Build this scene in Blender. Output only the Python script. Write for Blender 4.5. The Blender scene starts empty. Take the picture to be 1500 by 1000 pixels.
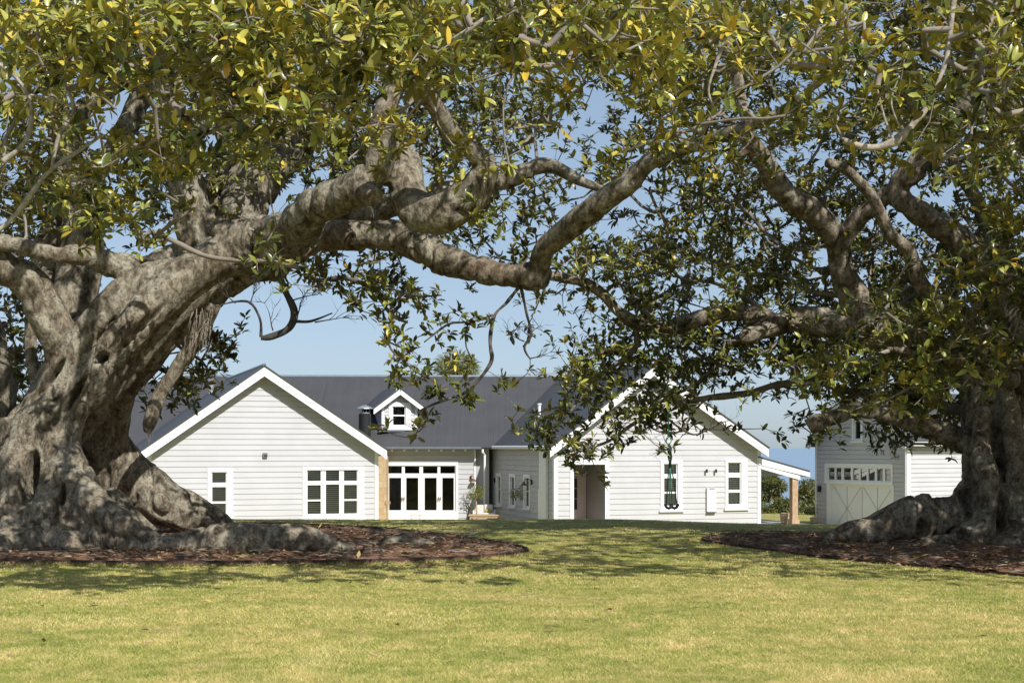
import bpy, math, random
import numpy as np
from mathutils import Vector, noise as mnoise

random.seed(7); rng = np.random.default_rng(11)
C = bpy.context.scene.collection
sc = bpy.context.scene
R = math.radians

# ------------------------------------------------------------------ camera
F = 2083.0; CX = 750.0; HY = 655.0          # focal length (px of the 1500 px photo), centre column, horizon row
cam_d = bpy.data.cameras.new('camera'); cam = bpy.data.objects.new('camera', cam_d); C.objects.link(cam)
cam_d.lens = 50.0; cam_d.sensor_width = 36.0; cam_d.shift_y = 155.0/1500.0
cam_d.clip_start = 0.1; cam_d.clip_end = 90000
cam.location = (0, 0, 0); cam.rotation_euler = (R(90), 0, 0)
sc.camera = cam

# ------------------------------------------------------------------ sky, sun, exposure
SUN_AZ, SUN_EL = 33.0, 41.0                 # degrees to the right of straight behind the camera; elevation
w = bpy.data.worlds.new('World'); sc.world = w; w.use_nodes = True
nt = w.node_tree; bg = nt.nodes['Background']
sky = nt.nodes.new('ShaderNodeTexSky'); sky.sky_type = 'NISHITA'; sky.sun_disc = False
sky.sun_elevation = R(SUN_EL); sky.sun_rotation = R(180-SUN_AZ)
sky.altitude = 50; sky.air_density = 0.7; sky.dust_density = 0.9; sky.ozone_density = 5.0
hs = nt.nodes.new('ShaderNodeGamma'); hs.inputs['Gamma'].default_value = 0.45   # softens the gradient to the photograph's pale winter sky
mt = nt.nodes.new('ShaderNodeMix'); mt.data_type = 'RGBA'; mt.blend_type = 'MULTIPLY'; mt.inputs[0].default_value = 1.0; mt.inputs[7].default_value = (2.62, 2.78, 2.90, 1)
nt.links.new(sky.outputs[0], hs.inputs['Color']); nt.links.new(hs.outputs[0], mt.inputs[6]); nt.links.new(mt.outputs[2], bg.inputs[0]); bg.inputs[1].default_value = 0.104
sv = Vector((math.sin(R(SUN_AZ))*math.cos(R(SUN_EL)), -math.cos(R(SUN_AZ))*math.cos(R(SUN_EL)), math.sin(R(SUN_EL))))
sl = bpy.data.lights.new('sun', 'SUN'); sun = bpy.data.objects.new('sun', sl); C.objects.link(sun)
sl.energy = 5.0; sl.angle = R(0.53); sl.color = (1.0, 0.97, 0.92)
sun.rotation_euler = sv.to_track_quat('Z', 'Y').to_euler(); sun.location = (20, -20, 40)
vs = sc.view_settings; vs.view_transform = 'Standard'; vs.look = 'None'; vs.exposure = 0.12; vs.gamma = 1.0
sc.cycles.max_bounces = 8; sc.cycles.transparent_max_bounces = 12

# ------------------------------------------------------------------ helpers
def P(x, y, d): return Vector(((x-CX)/F*d, d, (HY-y)/F*d))
ORG = {}
def tag(o, label=None, cat=None, group=None, kind=None):
    if label: o['label'] = label
    if cat: o['category'] = cat
    if group: o['group'] = group
    if kind: o['kind'] = kind
    return o
def thing(name, label, cat, loc, group=None):
    o = bpy.data.objects.new(name, None); C.objects.link(o); o.location = loc; o.empty_display_size = 0.3
    ORG[o.name] = Vector(loc)
    return tag(o, label, cat, group)
def link(name, me, mat, parent=None, smooth=False):
    o = bpy.data.objects.new(name, me); C.objects.link(o)
    if mat: me.materials.append(mat)
    if parent is not None:
        o.parent = parent; ORG[o.name] = ORG[parent.name]
    else: ORG[o.name] = Vector((0, 0, 0))
    if smooth: me.polygons.foreach_set('use_smooth', [True]*len(me.polygons))
    return o
def np_mesh(name, V, faces_n, Fc):
    """V (n,3), Fc flat vertex indices, faces_n = verts per face (int) or array of counts"""
    me = bpy.data.meshes.new(name)
    V = np.ascontiguousarray(V, dtype=np.float32); Fc = np.ascontiguousarray(Fc, dtype=np.int32).ravel()
    if np.isscalar(faces_n): cnt = np.full(len(Fc)//faces_n, faces_n, np.int32)
    else: cnt = np.asarray(faces_n, np.int32)
    me.vertices.add(len(V)); me.vertices.foreach_set('co', V.ravel())
    me.loops.add(len(Fc)); me.loops.foreach_set('vertex_index', Fc)
    me.polygons.add(len(cnt)); st = np.concatenate([[0], np.cumsum(cnt)[:-1]]).astype(np.int32)
    me.polygons.foreach_set('loop_start', st); me.polygons.foreach_set('loop_total', cnt)
    me.update(calc_edges=True); return me
def vnoise(Q, seed=0):
    Q = np.asarray(Q, float); i = np.floor(Q).astype(np.int64); f = Q-i; f = f*f*(3-2*f)
    def h(a, b, c):
        n = (a*374761393 + b*668265263 + c*2147483647 + seed*144665) & 0xffffffff
        n = ((n ^ (n >> 13))*1274126177) & 0xffffffff; n = (n ^ (n >> 16)) & 0xffffffff
        return n/4294967295.0
    x, y, z = i[..., 0], i[..., 1], i[..., 2]; u, v, t = f[..., 0], f[..., 1], f[..., 2]
    L = lambda a, b, k: a+(b-a)*k
    return L(L(L(h(x, y, z), h(x+1, y, z), u), L(h(x, y+1, z), h(x+1, y+1, z), u), v),
             L(L(h(x, y, z+1), h(x+1, y, z+1), u), L(h(x, y+1, z+1), h(x+1, y+1, z+1), u), v), t)
def fbm(Q, seed=0, o=3):
    r = 0; a = 0.5; s = 0
    for k in range(o):
        r = r+a*vnoise(np.asarray(Q)*(2**k), seed+k*17); s += a; a *= 0.5
    return r/s
class MB:
    def __init__(s): s.v = []; s.f = []; s.uv = {}
    def quad(s, *pts):
        i = len(s.v); s.v += [tuple(p) for p in pts]; s.f.append(tuple(range(i, i+len(pts))))
    def obox(s, O, a, b, c):
        O, a, b, c = Vector(O), Vector(a), Vector(b), Vector(c)
        if a.cross(b).dot(c) < 0: a, b = b, a
        i = len(s.v); s.v += [tuple(O+p) for p in (a*0, a, a+b, b, c, a+c, a+b+c, b+c)]
        s.f += [tuple(i+k for k in q) for q in ((3, 2, 1, 0), (4, 5, 6, 7), (0, 1, 5, 4), (1, 2, 6, 5), (2, 3, 7, 6), (3, 0, 4, 7))]
    def box(s, c, sx, sy, sz, rz=0):
        a = Vector((math.cos(rz), math.sin(rz), 0))*sx; b = Vector((-math.sin(rz), math.cos(rz), 0))*sy; d = Vector((0, 0, sz))
        s.obox(Vector(c)-a/2-b/2-d/2, a, b, d)
    def prism(s, poly, ext):
        n = len(poly); i = len(s.v); e = Vector(ext)
        s.v += [tuple(p) for p in poly]+[tuple(Vector(p)+e) for p in poly]
        s.f.append(tuple(range(i+n-1, i-1, -1))); s.f.append(tuple(range(i+n, i+2*n)))
        for k in range(n):
            q = (k+1) % n; s.f.append((i+k, i+q, i+n+q, i+n+k))
    def tube(s, pts, rad, n=8, caps=True):
        pts = [Vector(p) for p in pts]; i0 = len(s.v); up = None
        for k, p in enumerate(pts):
            t = (pts[min(k+1, len(pts)-1)]-pts[max(k-1, 0)])
            t = t.normalized() if t.length > 1e-9 else Vector((0, 0, 1))
            if up is None:
                up = t.orthogonal().normalized()
            else:
                up = (up-t*up.dot(t)); up = up.normalized() if up.length > 1e-6 else t.orthogonal().normalized()
            b = t.cross(up); r = rad[k] if hasattr(rad, '__len__') else rad
            for j in range(n):
                a = 2*math.pi*j/n; s.v.append(tuple(p+(up*math.cos(a)+b*math.sin(a))*r))
        m = len(pts)
        for k in range(m-1):
            for j in range(n):
                q = (j+1) % n; s.f.append((i0+k*n+j, i0+k*n+q, i0+(k+1)*n+q, i0+(k+1)*n+j))
        if caps:
            s.f.append(tuple(i0+j for j in range(n-1, -1, -1))); s.f.append(tuple(i0+(m-1)*n+j for j in range(n)))
    def lathe(s, prof, o, n=16):
        o = Vector(o); i0 = len(s.v)
        for r, z in prof:
            for j in range(n):
                a = 2*math.pi*j/n; s.v.append((o.x+r*math.cos(a), o.y+r*math.sin(a), o.z+z))
        for k in range(len(prof)-1):
            for j in range(n):
                q = (j+1) % n; s.f.append((i0+k*n+j, i0+k*n+q, i0+(k+1)*n+q, i0+(k+1)*n+j))
        s.f.append(tuple(i0+j for j in range(n-1, -1, -1))); s.f.append(tuple(i0+(len(prof)-1)*n+j for j in range(n)))
    def build(s, name, mat, parent=None, smooth=False):
        me = bpy.data.meshes.new(name)
        o = ORG[parent.name] if parent is not None else Vector((0, 0, 0))
        me.from_pydata([(a-o.x, b-o.y, c-o.z) for a, b, c in s.v], [], s.f); me.update()
        return link(name, me, mat, parent, smooth)
def attr_f(me, name, vals, dom='FACE'):
    a = me.attributes.new(name, 'FLOAT', dom); a.data.foreach_set('value', np.ascontiguousarray(vals, dtype=np.float32))

# ------------------------------------------------------------------ materials
class NG:
    def __init__(s, name):
        s.m = bpy.data.materials.new(name); s.m.use_nodes = True; s.t = s.m.node_tree; s.n = s.t.nodes
        s.b = s.n['Principled BSDF']; s.out = s.n['Material Output']
    def new(s, t, **k):
        n = s.n.new(t)
        for a, b in k.items(): setattr(n, a, b)
        return n
    def l(s, a, b): s.t.links.new(a, b)
    def coord(s, scale=(1, 1, 1)):
        tc = s.new('ShaderNodeTexCoord'); mp = s.new('ShaderNodeMapping'); mp.inputs['Scale'].default_value = scale
        s.l(tc.outputs['Object'], mp.inputs[0]); return mp.outputs[0]
    def noise(s, vec, scale, detail=4, rough=0.55, dist=0.0):
        n = s.new('ShaderNodeTexNoise'); n.inputs['Scale'].default_value = scale; n.inputs['Detail'].default_value = detail
        n.inputs['Roughness'].default_value = rough; n.inputs['Distortion'].default_value = dist
        if vec is not None: s.l(vec, n.inputs['Vector'])
        return n.outputs['Fac']
    def ramp(s, fac, stops, interp='LINEAR'):
        r = s.new('ShaderNodeValToRGB'); e = r.color_ramp.elements; r.color_ramp.interpolation = interp
        while len(e) < len(stops): e.new(0.5)
        for k, (p, c) in enumerate(stops):
            e[k].position = p; e[k].color = (*c, 1) if len(c) == 3 else c
        s.l(fac, r.inputs[0]); return r.outputs[0]
    def mix(s, fac, a, b, mode='MIX'):
        m = s.new('ShaderNodeMix', data_type='RGBA', blend_type=mode)
        for sock, v in ((m.inputs[0], fac), (m.inputs[6], a), (m.inputs[7], b)):
            if isinstance(v, (int, float)): sock.default_value = v
            elif isinstance(v, tuple): sock.default_value = (*v, 1)
            else: s.l(v, sock)
        return m.outputs[2]
    def bump(s, h, strength=0.5, dist=0.02, prev=None):
        b = s.new('ShaderNodeBump'); b.inputs['Strength'].default_value = strength; b.inputs['Distance'].default_value = dist
        s.l(h, b.inputs['Height'])
        if prev is not None: s.l(prev, b.inputs['Normal'])
        return b.outputs[0]
    def fin(s, col=None, rough=0.6, nrm=None, spec=None, metal=None):
        if isinstance(col, tuple): s.b.inputs['Base Color'].default_value = (*col, 1)
        elif col is not None: s.l(col, s.b.inputs['Base Color'])
        if isinstance(rough, (int, float)): s.b.inputs['Roughness'].default_value = rough
        else: s.l(rough, s.b.inputs['Roughness'])
        if nrm is not None: s.l(nrm, s.b.inputs['Normal'])
        if spec is not None: s.b.inputs['Specular IOR Level'].default_value = spec
        if metal is not None: s.b.inputs['Metallic'].default_value = metal
        return s.m
def plain(name, col, rough=0.5, var=0.12, scale=6, spec=0.4, metal=0.0, bump=0.15, bs=40):
    g = NG(name); v = g.coord()
    n = g.noise(v, scale, 5); c0 = tuple(max(0, x*(1-var)) for x in col); c1 = tuple(min(1, x*(1+var)) for x in col)
    col_ = g.ramp(n, [(0.3, c0), (0.7, c1)])
    nb = g.bump(g.noise(v, bs, 3), bump, 0.01)
    return g.fin(col_, rough, nb, spec, metal)

M = {}
M['siding'] = plain('painted_weatherboard', (0.53, 0.525, 0.54), 0.55, 0.04, 1.2, 0.3, 0, 0.1, 30)
M['trim'] = plain('white_trim_paint', (0.83, 0.835, 0.84), 0.45, 0.03, 2, 0.4, 0, 0.05)
M['lining'] = plain('grey_eave_lining', (0.50, 0.49, 0.47), 0.6, 0.06, 3)
M['recess'] = plain('entry_shade_tone', (0.36, 0.335, 0.31), 0.6, 0.05)  # shade of the entry recess put into a darker wall colour
M['black'] = plain('black_metal', (0.022, 0.022, 0.024), 0.4, 0.2, 8)
M['steel'] = plain('galvanised_steel', (0.5, 0.52, 0.54), 0.35, 0.15, 10, 0.5, 0.7)
M['cap'] = plain('grey_cowl', (0.25, 0.28, 0.32), 0.35, 0.12, 6, 0.5, 0.5)
M['louvre'] = plain('shutter_paint', (0.80, 0.78, 0.74), 0.5, 0.05)
M['room'] = plain('unlit_room_black', (0.035, 0.032, 0.03), 0.8, 0.3, 2)  # near-black colour stands in for the darkness of unlit rooms
M['timber'] = plain('oiled_timber', (0.46, 0.315, 0.20), 0.55, 0.2, 5)
M['teak'] = plain('weathered_teak', (0.46, 0.33, 0.22), 0.65, 0.2, 8)
M['cushion'] = plain('grey_cushion', (0.62, 0.59, 0.54), 0.9, 0.1, 5)
M['mustard'] = plain('mustard_fabric', (0.45, 0.34, 0.08), 0.9, 0.15, 8)
M['pinkdoor'] = plain('pink_white_door', (0.72, 0.58, 0.56), 0.5, 0.05)
M['copper'] = plain('copper_shade', (0.20, 0.10, 0.05), 0.4, 0.2, 10, 0.5, 0.4)
M['bulb'] = plain('white_bulb', (0.85, 0.84, 0.80), 0.2, 0.02)
M['terracotta'] = plain('pale_pot', (0.50, 0.42, 0.33), 0.8, 0.15, 6)
M['concrete'] = plain('concrete', (0.36, 0.35, 0.33), 0.85, 0.12, 4)
M['rope'] = plain('green_rope', (0.10, 0.30, 0.22), 0.8, 0.25, 20)
M['darkrope'] = plain('dark_rope', (0.03, 0.045, 0.04), 0.8, 0.3, 20)
M['rubber'] = plain('black_rubber', (0.025, 0.022, 0.022), 0.7, 0.3, 20)
M['edging'] = plain('rusted_edging', (0.055, 0.030, 0.026), 0.85, 0.7, 2.5)
M['meter'] = plain('meter_box_paint', (0.70, 0.70, 0.685), 0.5, 0.03)

def m_roof():
    g = NG('corrugated_roof'); tc = g.new('ShaderNodeTexCoord')
    wv = g.new('ShaderNodeTexWave', wave_type='BANDS', bands_direction='X', wave_profile='SIN')
    wv.inputs['Scale'].default_value = 4.0; g.l(tc.outputs['UV'], wv.inputs['Vector'])
    v = g.coord(); n = g.noise(v, 0.7, 5); c = g.ramp(n, [(0.3, (0.058, 0.058, 0.062)), (0.7, (0.071, 0.071, 0.075))])
    mp = g.new('ShaderNodeMapping'); mp.inputs['Scale'].default_value = (1.3, 0.02, 1); g.l(tc.outputs['UV'], mp.inputs[0])
    sn = g.noise(mp.outputs[0], 3, 2); c = g.mix(g.ramp(sn, [(0.45, (0, 0, 0)), (0.6, (0.25, 0.25, 0.25))]), c, (0.080, 0.080, 0.084))
    return g.fin(c, 0.5, g.bump(wv.outputs['Fac'], 0.35, 0.015), 0.35)
M['roof'] = m_roof()
def m_glass(ior=1.5, name='window_glass'):
    g = NG(name); g.n.remove(g.b)
    tr = g.new('ShaderNodeBsdfTransparent'); tr.inputs[0].default_value = (0.93, 0.95, 0.95, 1)
    gl = g.new('ShaderNodeBsdfGlossy'); gl.inputs['Roughness'].default_value = 0.03
    fr = g.new('ShaderNodeFresnel'); fr.inputs[0].default_value = ior
    mx = g.new('ShaderNodeMixShader'); g.l(fr.outputs[0], mx.inputs[0]); g.l(tr.outputs[0], mx.inputs[1]); g.l(gl.outputs[0], mx.inputs[2])
    g.l(mx.outputs[0], g.out.inputs[0]); return g.m
M['glass'] = m_glass(); M['glass2'] = m_glass(3.4, 'reflective_glass')
def m_sandstone():
    g = NG('sandstone_blocks'); v = g.coord()
    br = g.new('ShaderNodeTexBrick'); br.inputs['Scale'].default_value = 1.0; br.inputs['Brick Width'].default_value = 0.5; br.inputs['Row Height'].default_value = 0.3
    br.inputs['Mortar Size'].default_value = 0.012
    br.inputs['Color1'].default_value = (0.50, 0.33, 0.17, 1); br.inputs['Color2'].default_value = (0.58, 0.45, 0.28, 1); br.inputs['Mortar'].default_value = (0.32, 0.25, 0.17, 1)
    mp = g.new('ShaderNodeMapping'); mp.inputs['Rotation'].default_value = (R(90), 0, 0); g.l(v, mp.inputs[0]); g.l(mp.outputs[0], br.inputs[0])
    n = g.noise(v, 9, 5); c = g.mix(0.35, br.outputs[0], g.ramp(n, [(0.3, (0.40, 0.25, 0.12)), (0.7, (0.62, 0.50, 0.33))]))
    return g.fin(c, 0.9, g.bump(n, 0.4, 0.02))
M['sandstone'] = m_sandstone()
def m_bark(name, warm=1.0):
    g = NG(name); v = g.coord(); vz = g.coord((1, 1, 0.62))
    n1 = g.noise(v, 1.9, 6, 0.65, 0.4); n2 = g.noise(vz, 6.5, 8, 0.72, 0.5); n3 = g.noise(v, 17, 6, 0.72, 0.3)
    c = g.ramp(n2, [(0.33, (0.030, 0.023, 0.016)), (0.47, (0.142*warm, 0.115, 0.081)), (0.62, (0.355*warm, 0.312, 0.235))])
    c = g.mix(0.75, c, g.ramp(n3, [(0.34, (0.62, 0.60, 0.58)), (0.62, (1.18, 1.18, 1.16))]), 'MULTIPLY')
    lich = g.ramp(n1, [(0.47, (0, 0, 0)), (0.58, (1, 1, 1))]); sp = g.ramp(n3, [(0.40, (0, 0, 0)), (0.55, (1, 1, 1))])
    lm = g.mix(1.0, lich, sp, 'MULTIPLY')
    c = g.mix(g.mix(0.5, (0, 0, 0), lm), c, (0.46, 0.44, 0.35))
    n4 = g.noise(v, 0.9, 4, 0.5); c = g.mix(g.ramp(n4, [(0.58, (0, 0, 0)), (0.70, (0.35, 0.35, 0.35))]), c, (0.17, 0.095, 0.055))
    vo = g.new('ShaderNodeTexVoronoi', feature='DISTANCE_TO_EDGE'); vo.inputs['Scale'].default_value = 9
    wz = g.coord((1, 1, 1.6)); g.l(wz, vo.inputs['Vector'])
    b1 = g.bump(n2, 0.9, 0.07); b2 = g.bump(n3, 0.6, 0.015, b1)
    b3 = g.bump(g.ramp(vo.outputs[0], [(0.0, (0, 0, 0)), (0.08, (1, 1, 1))]), 0.12, 0.02, b2)
    return g.fin(c, 0.88, b3, 0.2)
M['bark'] = m_bark('fig_bark'); M['bark2'] = m_bark('fig_bark_dark', 1.04)
M['deadbark'] = plain('dead_bark', (0.06, 0.055, 0.05), 0.9, 0.4, 10)
M['twigbark'] = plain('twig_bark', (0.23, 0.195, 0.16), 0.85, 0.35, 4)
def m_leaf(name, stops, under, trans=0.22, rough=0.36):
    g = NG(name); a = g.new('ShaderNodeAttribute', attribute_name='tint')
    c = g.ramp(a.outputs['Fac'], stops)
    v = g.coord(); c = g.mix(g.ramp(g.noise(v, 30, 2), [(0.35, (0, 0, 0)), (0.7, (0.35, 0.35, 0.35))]), c, g.mix(0.5, c, (0.16, 0.15, 0.03)))
    ge = g.new('ShaderNodeNewGeometry'); cu = g.mix(0.5, under, c)
    cc = g.mix(ge.outputs['Backfacing'], c, cu)
    g.l(cc, g.b.inputs['Base Color']); g.b.inputs['Roughness'].default_value = rough; g.b.inputs['Specular IOR Level'].default_value = 0.36
    tl = g.new('ShaderNodeBsdfTranslucent'); ct = g.mix(1.0, c, (1.7, 1.7, 0.8), 'MULTIPLY'); g.l(ct, tl.inputs[0])
    mx = g.new('ShaderNodeMixShader'); mx.inputs[0].default_value = trans
    g.l(g.b.outputs[0], mx.inputs[1]); g.l(tl.outputs[0], mx.inputs[2]); g.l(mx.outputs[0], g.out.inputs[0]); return g.m
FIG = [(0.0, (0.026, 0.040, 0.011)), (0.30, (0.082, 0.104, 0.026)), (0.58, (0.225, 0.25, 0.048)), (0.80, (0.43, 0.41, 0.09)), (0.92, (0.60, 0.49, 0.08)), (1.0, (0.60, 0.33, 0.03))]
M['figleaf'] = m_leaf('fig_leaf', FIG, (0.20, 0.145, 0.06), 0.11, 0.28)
M['gumleaf'] = m_leaf('gum_leaf', [(0, (0.085, 0.100, 0.040)), (0.5, (0.15, 0.162, 0.058)), (1, (0.26, 0.24, 0.09))], (0.10, 0.10, 0.05), 0.2, 0.5)
M['lemonleaf'] = m_leaf('citrus_leaf', [(0, (0.10, 0.12, 0.015)), (0.6, (0.22, 0.23, 0.03)), (1, (0.42, 0.36, 0.05))], (0.15, 0.16, 0.04), 0.25)
M['oliveleaf'] = m_leaf('grey_green_leaf', [(0, (0.10, 0.11, 0.08)), (1, (0.24, 0.25, 0.20))], (0.3, 0.3, 0.26), 0.2)
M['spikeleaf'] = m_leaf('spiky_leaf', [(0, (0.11, 0.125, 0.03)), (0.6, (0.22, 0.22, 0.05)), (1, (0.38, 0.33, 0.10))], (0.2, 0.2, 0.07), 0.2)
def m_grass(name, blade):
    g = NG(name); v = g.coord()
    n1 = g.noise(v, 0.55, 7, 0.68, 0.6); n2 = g.noise(v, 3.4, 6, 0.72); n3 = g.noise(v, 13, 3)
    c = g.ramp(n1, [(0.36, (0.095, 0.145, 0.028)), (0.48, (0.175, 0.200, 0.050)), (0.62, (0.33, 0.275, 0.125))])
    c2 = g.ramp(n2, [(0.36, (0.080, 0.125, 0.022)), (0.50, (0.21, 0.218, 0.055)), (0.64, (0.42, 0.335, 0.165))])
    c = g.mix(0.6, c, c2)
    if blade:
        a = g.new('ShaderNodeAttribute', attribute_name='tint')
        cr = g.ramp(a.outputs['Fac'], [(0, (0.045, 0.08, 0.012)), (0.5, (0.24, 0.25, 0.05)), (0.78, (0.34, 0.29, 0.12)), (1, (0.60, 0.48, 0.28))])
        c = g.mix(0.5, c, cr); c = g.mix(1.0, c, (2.55, 2.34, 2.7), 'MULTIPLY')
        g.l(c, g.b.inputs['Base Color']); g.b.inputs['Roughness'].default_value = 0.55; g.b.inputs['Specular IOR Level'].default_value = 0.3
        tl = g.new('ShaderNodeBsdfTranslucent'); g.l(c, tl.inputs[0])
        mx = g.new('ShaderNodeMixShader'); mx.inputs[0].default_value = 0.3
        g.l(g.b.outputs[0], mx.inputs[1]); g.l(tl.outputs[0], mx.inputs[2]); g.l(mx.outputs[0], g.out.inputs[0]); return g.m
    c = g.mix(g.ramp(n3, [(0.4, (0, 0, 0)), (0.7, (0.5, 0.5, 0.5))]), c, (0.26, 0.22, 0.10))
    c = g.mix(1.0, c, (1.34, 1.25, 1.12), 'MULTIPLY')
    return g.fin(c, 0.9, g.bump(n3, 0.6, 0.03), 0.15)
M['ground'] = m_grass('lawn_ground', False); M['blade'] = m_grass('grass_blade', True)
def m_mulch():
    g = NG('bark_mulch'); v = g.coord(); n1 = g.noise(v, 22, 5, 0.7); n2 = g.noise(v, 1.4, 4)
    c = g.ramp(n1, [(0.3, (0.075, 0.040, 0.024)), (0.48, (0.24, 0.130, 0.080)), (0.70, (0.47, 0.30, 0.20))])
    c = g.mix(g.ramp(n2, [(0.4, (0, 0, 0)), (0.65, (0.6, 0.6, 0.6))]), c, (0.21, 0.115, 0.075))
    return g.fin(c, 0.95, g.bump(n1, 0.9, 0.04), 0.1)
M['mulch'] = m_mulch()
M['litter'] = m_leaf('litter', [(0, (0.07, 0.04, 0.025)), (0.4, (0.17, 0.10, 0.06)), (0.75, (0.33, 0.21, 0.12)), (0.93, (0.45, 0.33, 0.18)), (1, (0.62, 0.46, 0.12))], (0.2, 0.13, 0.08), 0.1, 0.7)
def m_sea():
    g = NG('sea_water'); v = g.coord((1, 0.3, 1)); n = g.noise(v, 0.02, 6)
    return g.fin((0.22, 0.31, 0.41), 0.6, g.bump(n, 0.3, 2.0), 0.3)
M['sea'] = m_sea()

# ------------------------------------------------------------------ terrain
def sstep(a, b, x):
    t = np.clip((x-a)/(b-a), 0, 1); return t*t*(3-2*t)
def gz(X, Y):
    X = np.asarray(X, float); Y = np.asarray(Y, float)
    z = -2.0-0.14*sstep(2.0, 8.0, X)*sstep(30, 36, Y)
    z = z-1.28*sstep(38.5, 57, Y)-0.55*sstep(62, 84, Y)-58*sstep(88, 420, Y)**1.0-6*sstep(86, 110, Y)
    z = z+0.03*(vnoise(np.stack([X*0.35, Y*0.35, X*0], -1), 3)-0.5)+0.6*sstep(14, -40, Y)*0
    return z
gx = np.concatenate([np.linspace(-400, -30, 20), np.arange(-29.5, 29.6, 0.5), np.linspace(30, 400, 20)])
gy = np.concatenate([np.linspace(-60, 9, 12), np.arange(9.5, 90, 0.5), np.linspace(91, 500, 40)])
XX, YY = np.meshgrid(gx, gy); ZZ = gz(XX, YY)
nx, ny = len(gx), len(gy); idx = np.arange(nx*ny).reshape(ny, nx)
q = np.stack([idx[:-1, :-1], idx[:-1, 1:], idx[1:, 1:], idx[1:, :-1]], -1).reshape(-1, 4)
ground = link('lawn', np_mesh('lawn', np.stack([XX, YY, ZZ], -1).reshape(-1, 3), 4, q), M['ground'], None, True)
tag(ground, kind='structure')
mb = MB(); mb.quad((-70000, 300, -55), (70000, 300, -55), (70000, 70000, -55), (-70000, 70000, -55))
tag(mb.build('sea', M['sea']), kind='structure')
def gpt(px, py, z=-2.0):                    # a point of the level part of the lawn under a pixel
    d = -z*F/(py-HY); return Vector(((px-CX)/F*d, d, z))

# garden beds: outline on the lawn
def smooth_closed(pts, sub=8):
    n = len(pts); out = []
    for i in range(n):
        p0, p1, p2, p3 = (np.array(pts[(i+k) % n][:2], float) for k in (-1, 0, 1, 2))
        for t in np.linspace(0, 1, sub, endpoint=False):
            out.append(0.5*((2*p1)+(-p0+p2)*t+(2*p0-5*p1+4*p2-p3)*t*t+(-p0+3*p1-3*p2+p3)*t**3))
    return np.array(out)
bedL = smooth_closed([gpt(-420, 824), gpt(0, 826), gpt(200, 829), gpt(420, 828), gpt(620, 824), gpt(740, 817), gpt(772, 810), gpt(745, 800), gpt(660, 788), gpt(560, 778), gpt(430, 771), gpt(200, 769), gpt(-300, 769)])
bedR = smooth_closed([gpt(1030, 789), gpt(1060, 797), gpt(1130, 806), gpt(1220, 818), gpt(1340, 830), gpt(1500, 845), gpt(1720, 862), gpt(1950, 850), gpt(1950, 782), gpt(1600, 776), gpt(1400, 773), gpt(1200, 775), gpt(1080, 781)])
def inside(poly, X, Y):
    r = np.zeros(X.shape, bool); n = len(poly)
    for i in range(n):
        x1, y1 = poly[i]; x2, y2 = poly[(i+1) % n]
        c = ((y1 > Y) != (y2 > Y)) & (X < (x2-x1)*(Y-y1)/(y2-y1+1e-12)+x1); r ^= c
    return r
def bed(name, poly, h):
    import bmesh
    bm = bmesh.new(); x0, y0 = poly.min(0); x1, y1 = poly.max(0); st = 0.16
    me = bpy.data.meshes.new(name)
    ax = np.arange(x0-st, x1+st, st); ay = np.arange(y0-st, y1+st, st); AX, AY = np.meshgrid(ax, ay)
    d = inside(poly, AX, AY)
    Z = gz(AX, AY)+h*0.55+0.16*(fbm(np.stack([AX*0.8, AY*0.8, AX*0], -1), 5)-0.45)+0.05*(vnoise(np.stack([AX*5, AY*5, AX*0], -1), 9)-0.5)
    ii = np.arange(AX.size).reshape(AX.shape)
    k = d[:-1, :-1] & d[1:, :-1] & d[:-1, 1:] & d[1:, 1:]
    qf = np.stack([ii[:-1, :-1], ii[:-1, 1:], ii[1:, 1:], ii[1:, :-1]], -1)[k]
    V = np.stack([AX, AY, Z], -1).reshape(-1, 3)
    # snap an outer skirt to the outline so no gap shows
    used = np.unique(qf); remap = -np.ones(len(V), int); remap[used] = np.arange(len(used))
    o = link(name, np_mesh(name, V[used], 4, remap[qf]), M['mulch'], None, True)
    rim = MB(); n = len(poly)
    c = poly.mean(0)
    for i in range(n):
        a, b = poly[i], poly[(i+1) % n]; ia = a+(c-a)/np.linalg.norm(c-a)*0.45; ib = b+(c-b)/np.linalg.norm(c-b)*0.45
        f = lambda p, e: (p[0], p[1], float(gz(p[0], p[1]))+e)
        rim.quad(f(a, h*0.5), f(b, h*0.5), f(ib, h*0.52), f(ia, h*0.52))
    bm.from_mesh(o.data); tmp = bpy.data.meshes.new('t'); tmp.from_pydata(rim.v, [], rim.f); bm.from_mesh(tmp); bm.to_mesh(o.data); bm.free()
    o.data.polygons.foreach_set('use_smooth', [True]*len(o.data.polygons))
    return tag(o, kind='structure')
bed('mulch_bed', bedL, 0.07); bed('mulch_bed', bedR, 0.05)
def edging(poly, h, label):
    m = MB(); n = len(poly); c = poly.mean(0); t = 0.035
    for i in range(n):
        a, b = poly[i], poly[(i+1) % n]
        na = (a-c)/np.linalg.norm(a-c); nb = (b-c)/np.linalg.norm(b-c)
        za, zb = float(gz(*a)), float(gz(*b)); a2, b2 = a+na*t, b+nb*t
        A = [(a2[0], a2[1], za-0.05), (b2[0], b2[1], zb-0.05), (b2[0], b2[1], zb+h), (a2[0], a2[1], za+h)]
        B = [(a[0], a[1], za-0.05), (b[0], b[1], zb-0.05), (b[0], b[1], zb+h), (a[0], a[1], za+h)]
        m.quad(*A); m.quad(B[1], B[0], B[3], B[2]); m.quad(A[3], A[2], B[2], B[3])
    o = m.build('garden_edging', M['edging'])
    tag(o, label, 'garden edging')
edging(bedL, 0.09, 'rusty dark red steel edging round the mulch bed of the left fig tree')
edging(bedR, 0.045, 'thin low edging round the mulch bed under the right fig tree')

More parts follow.
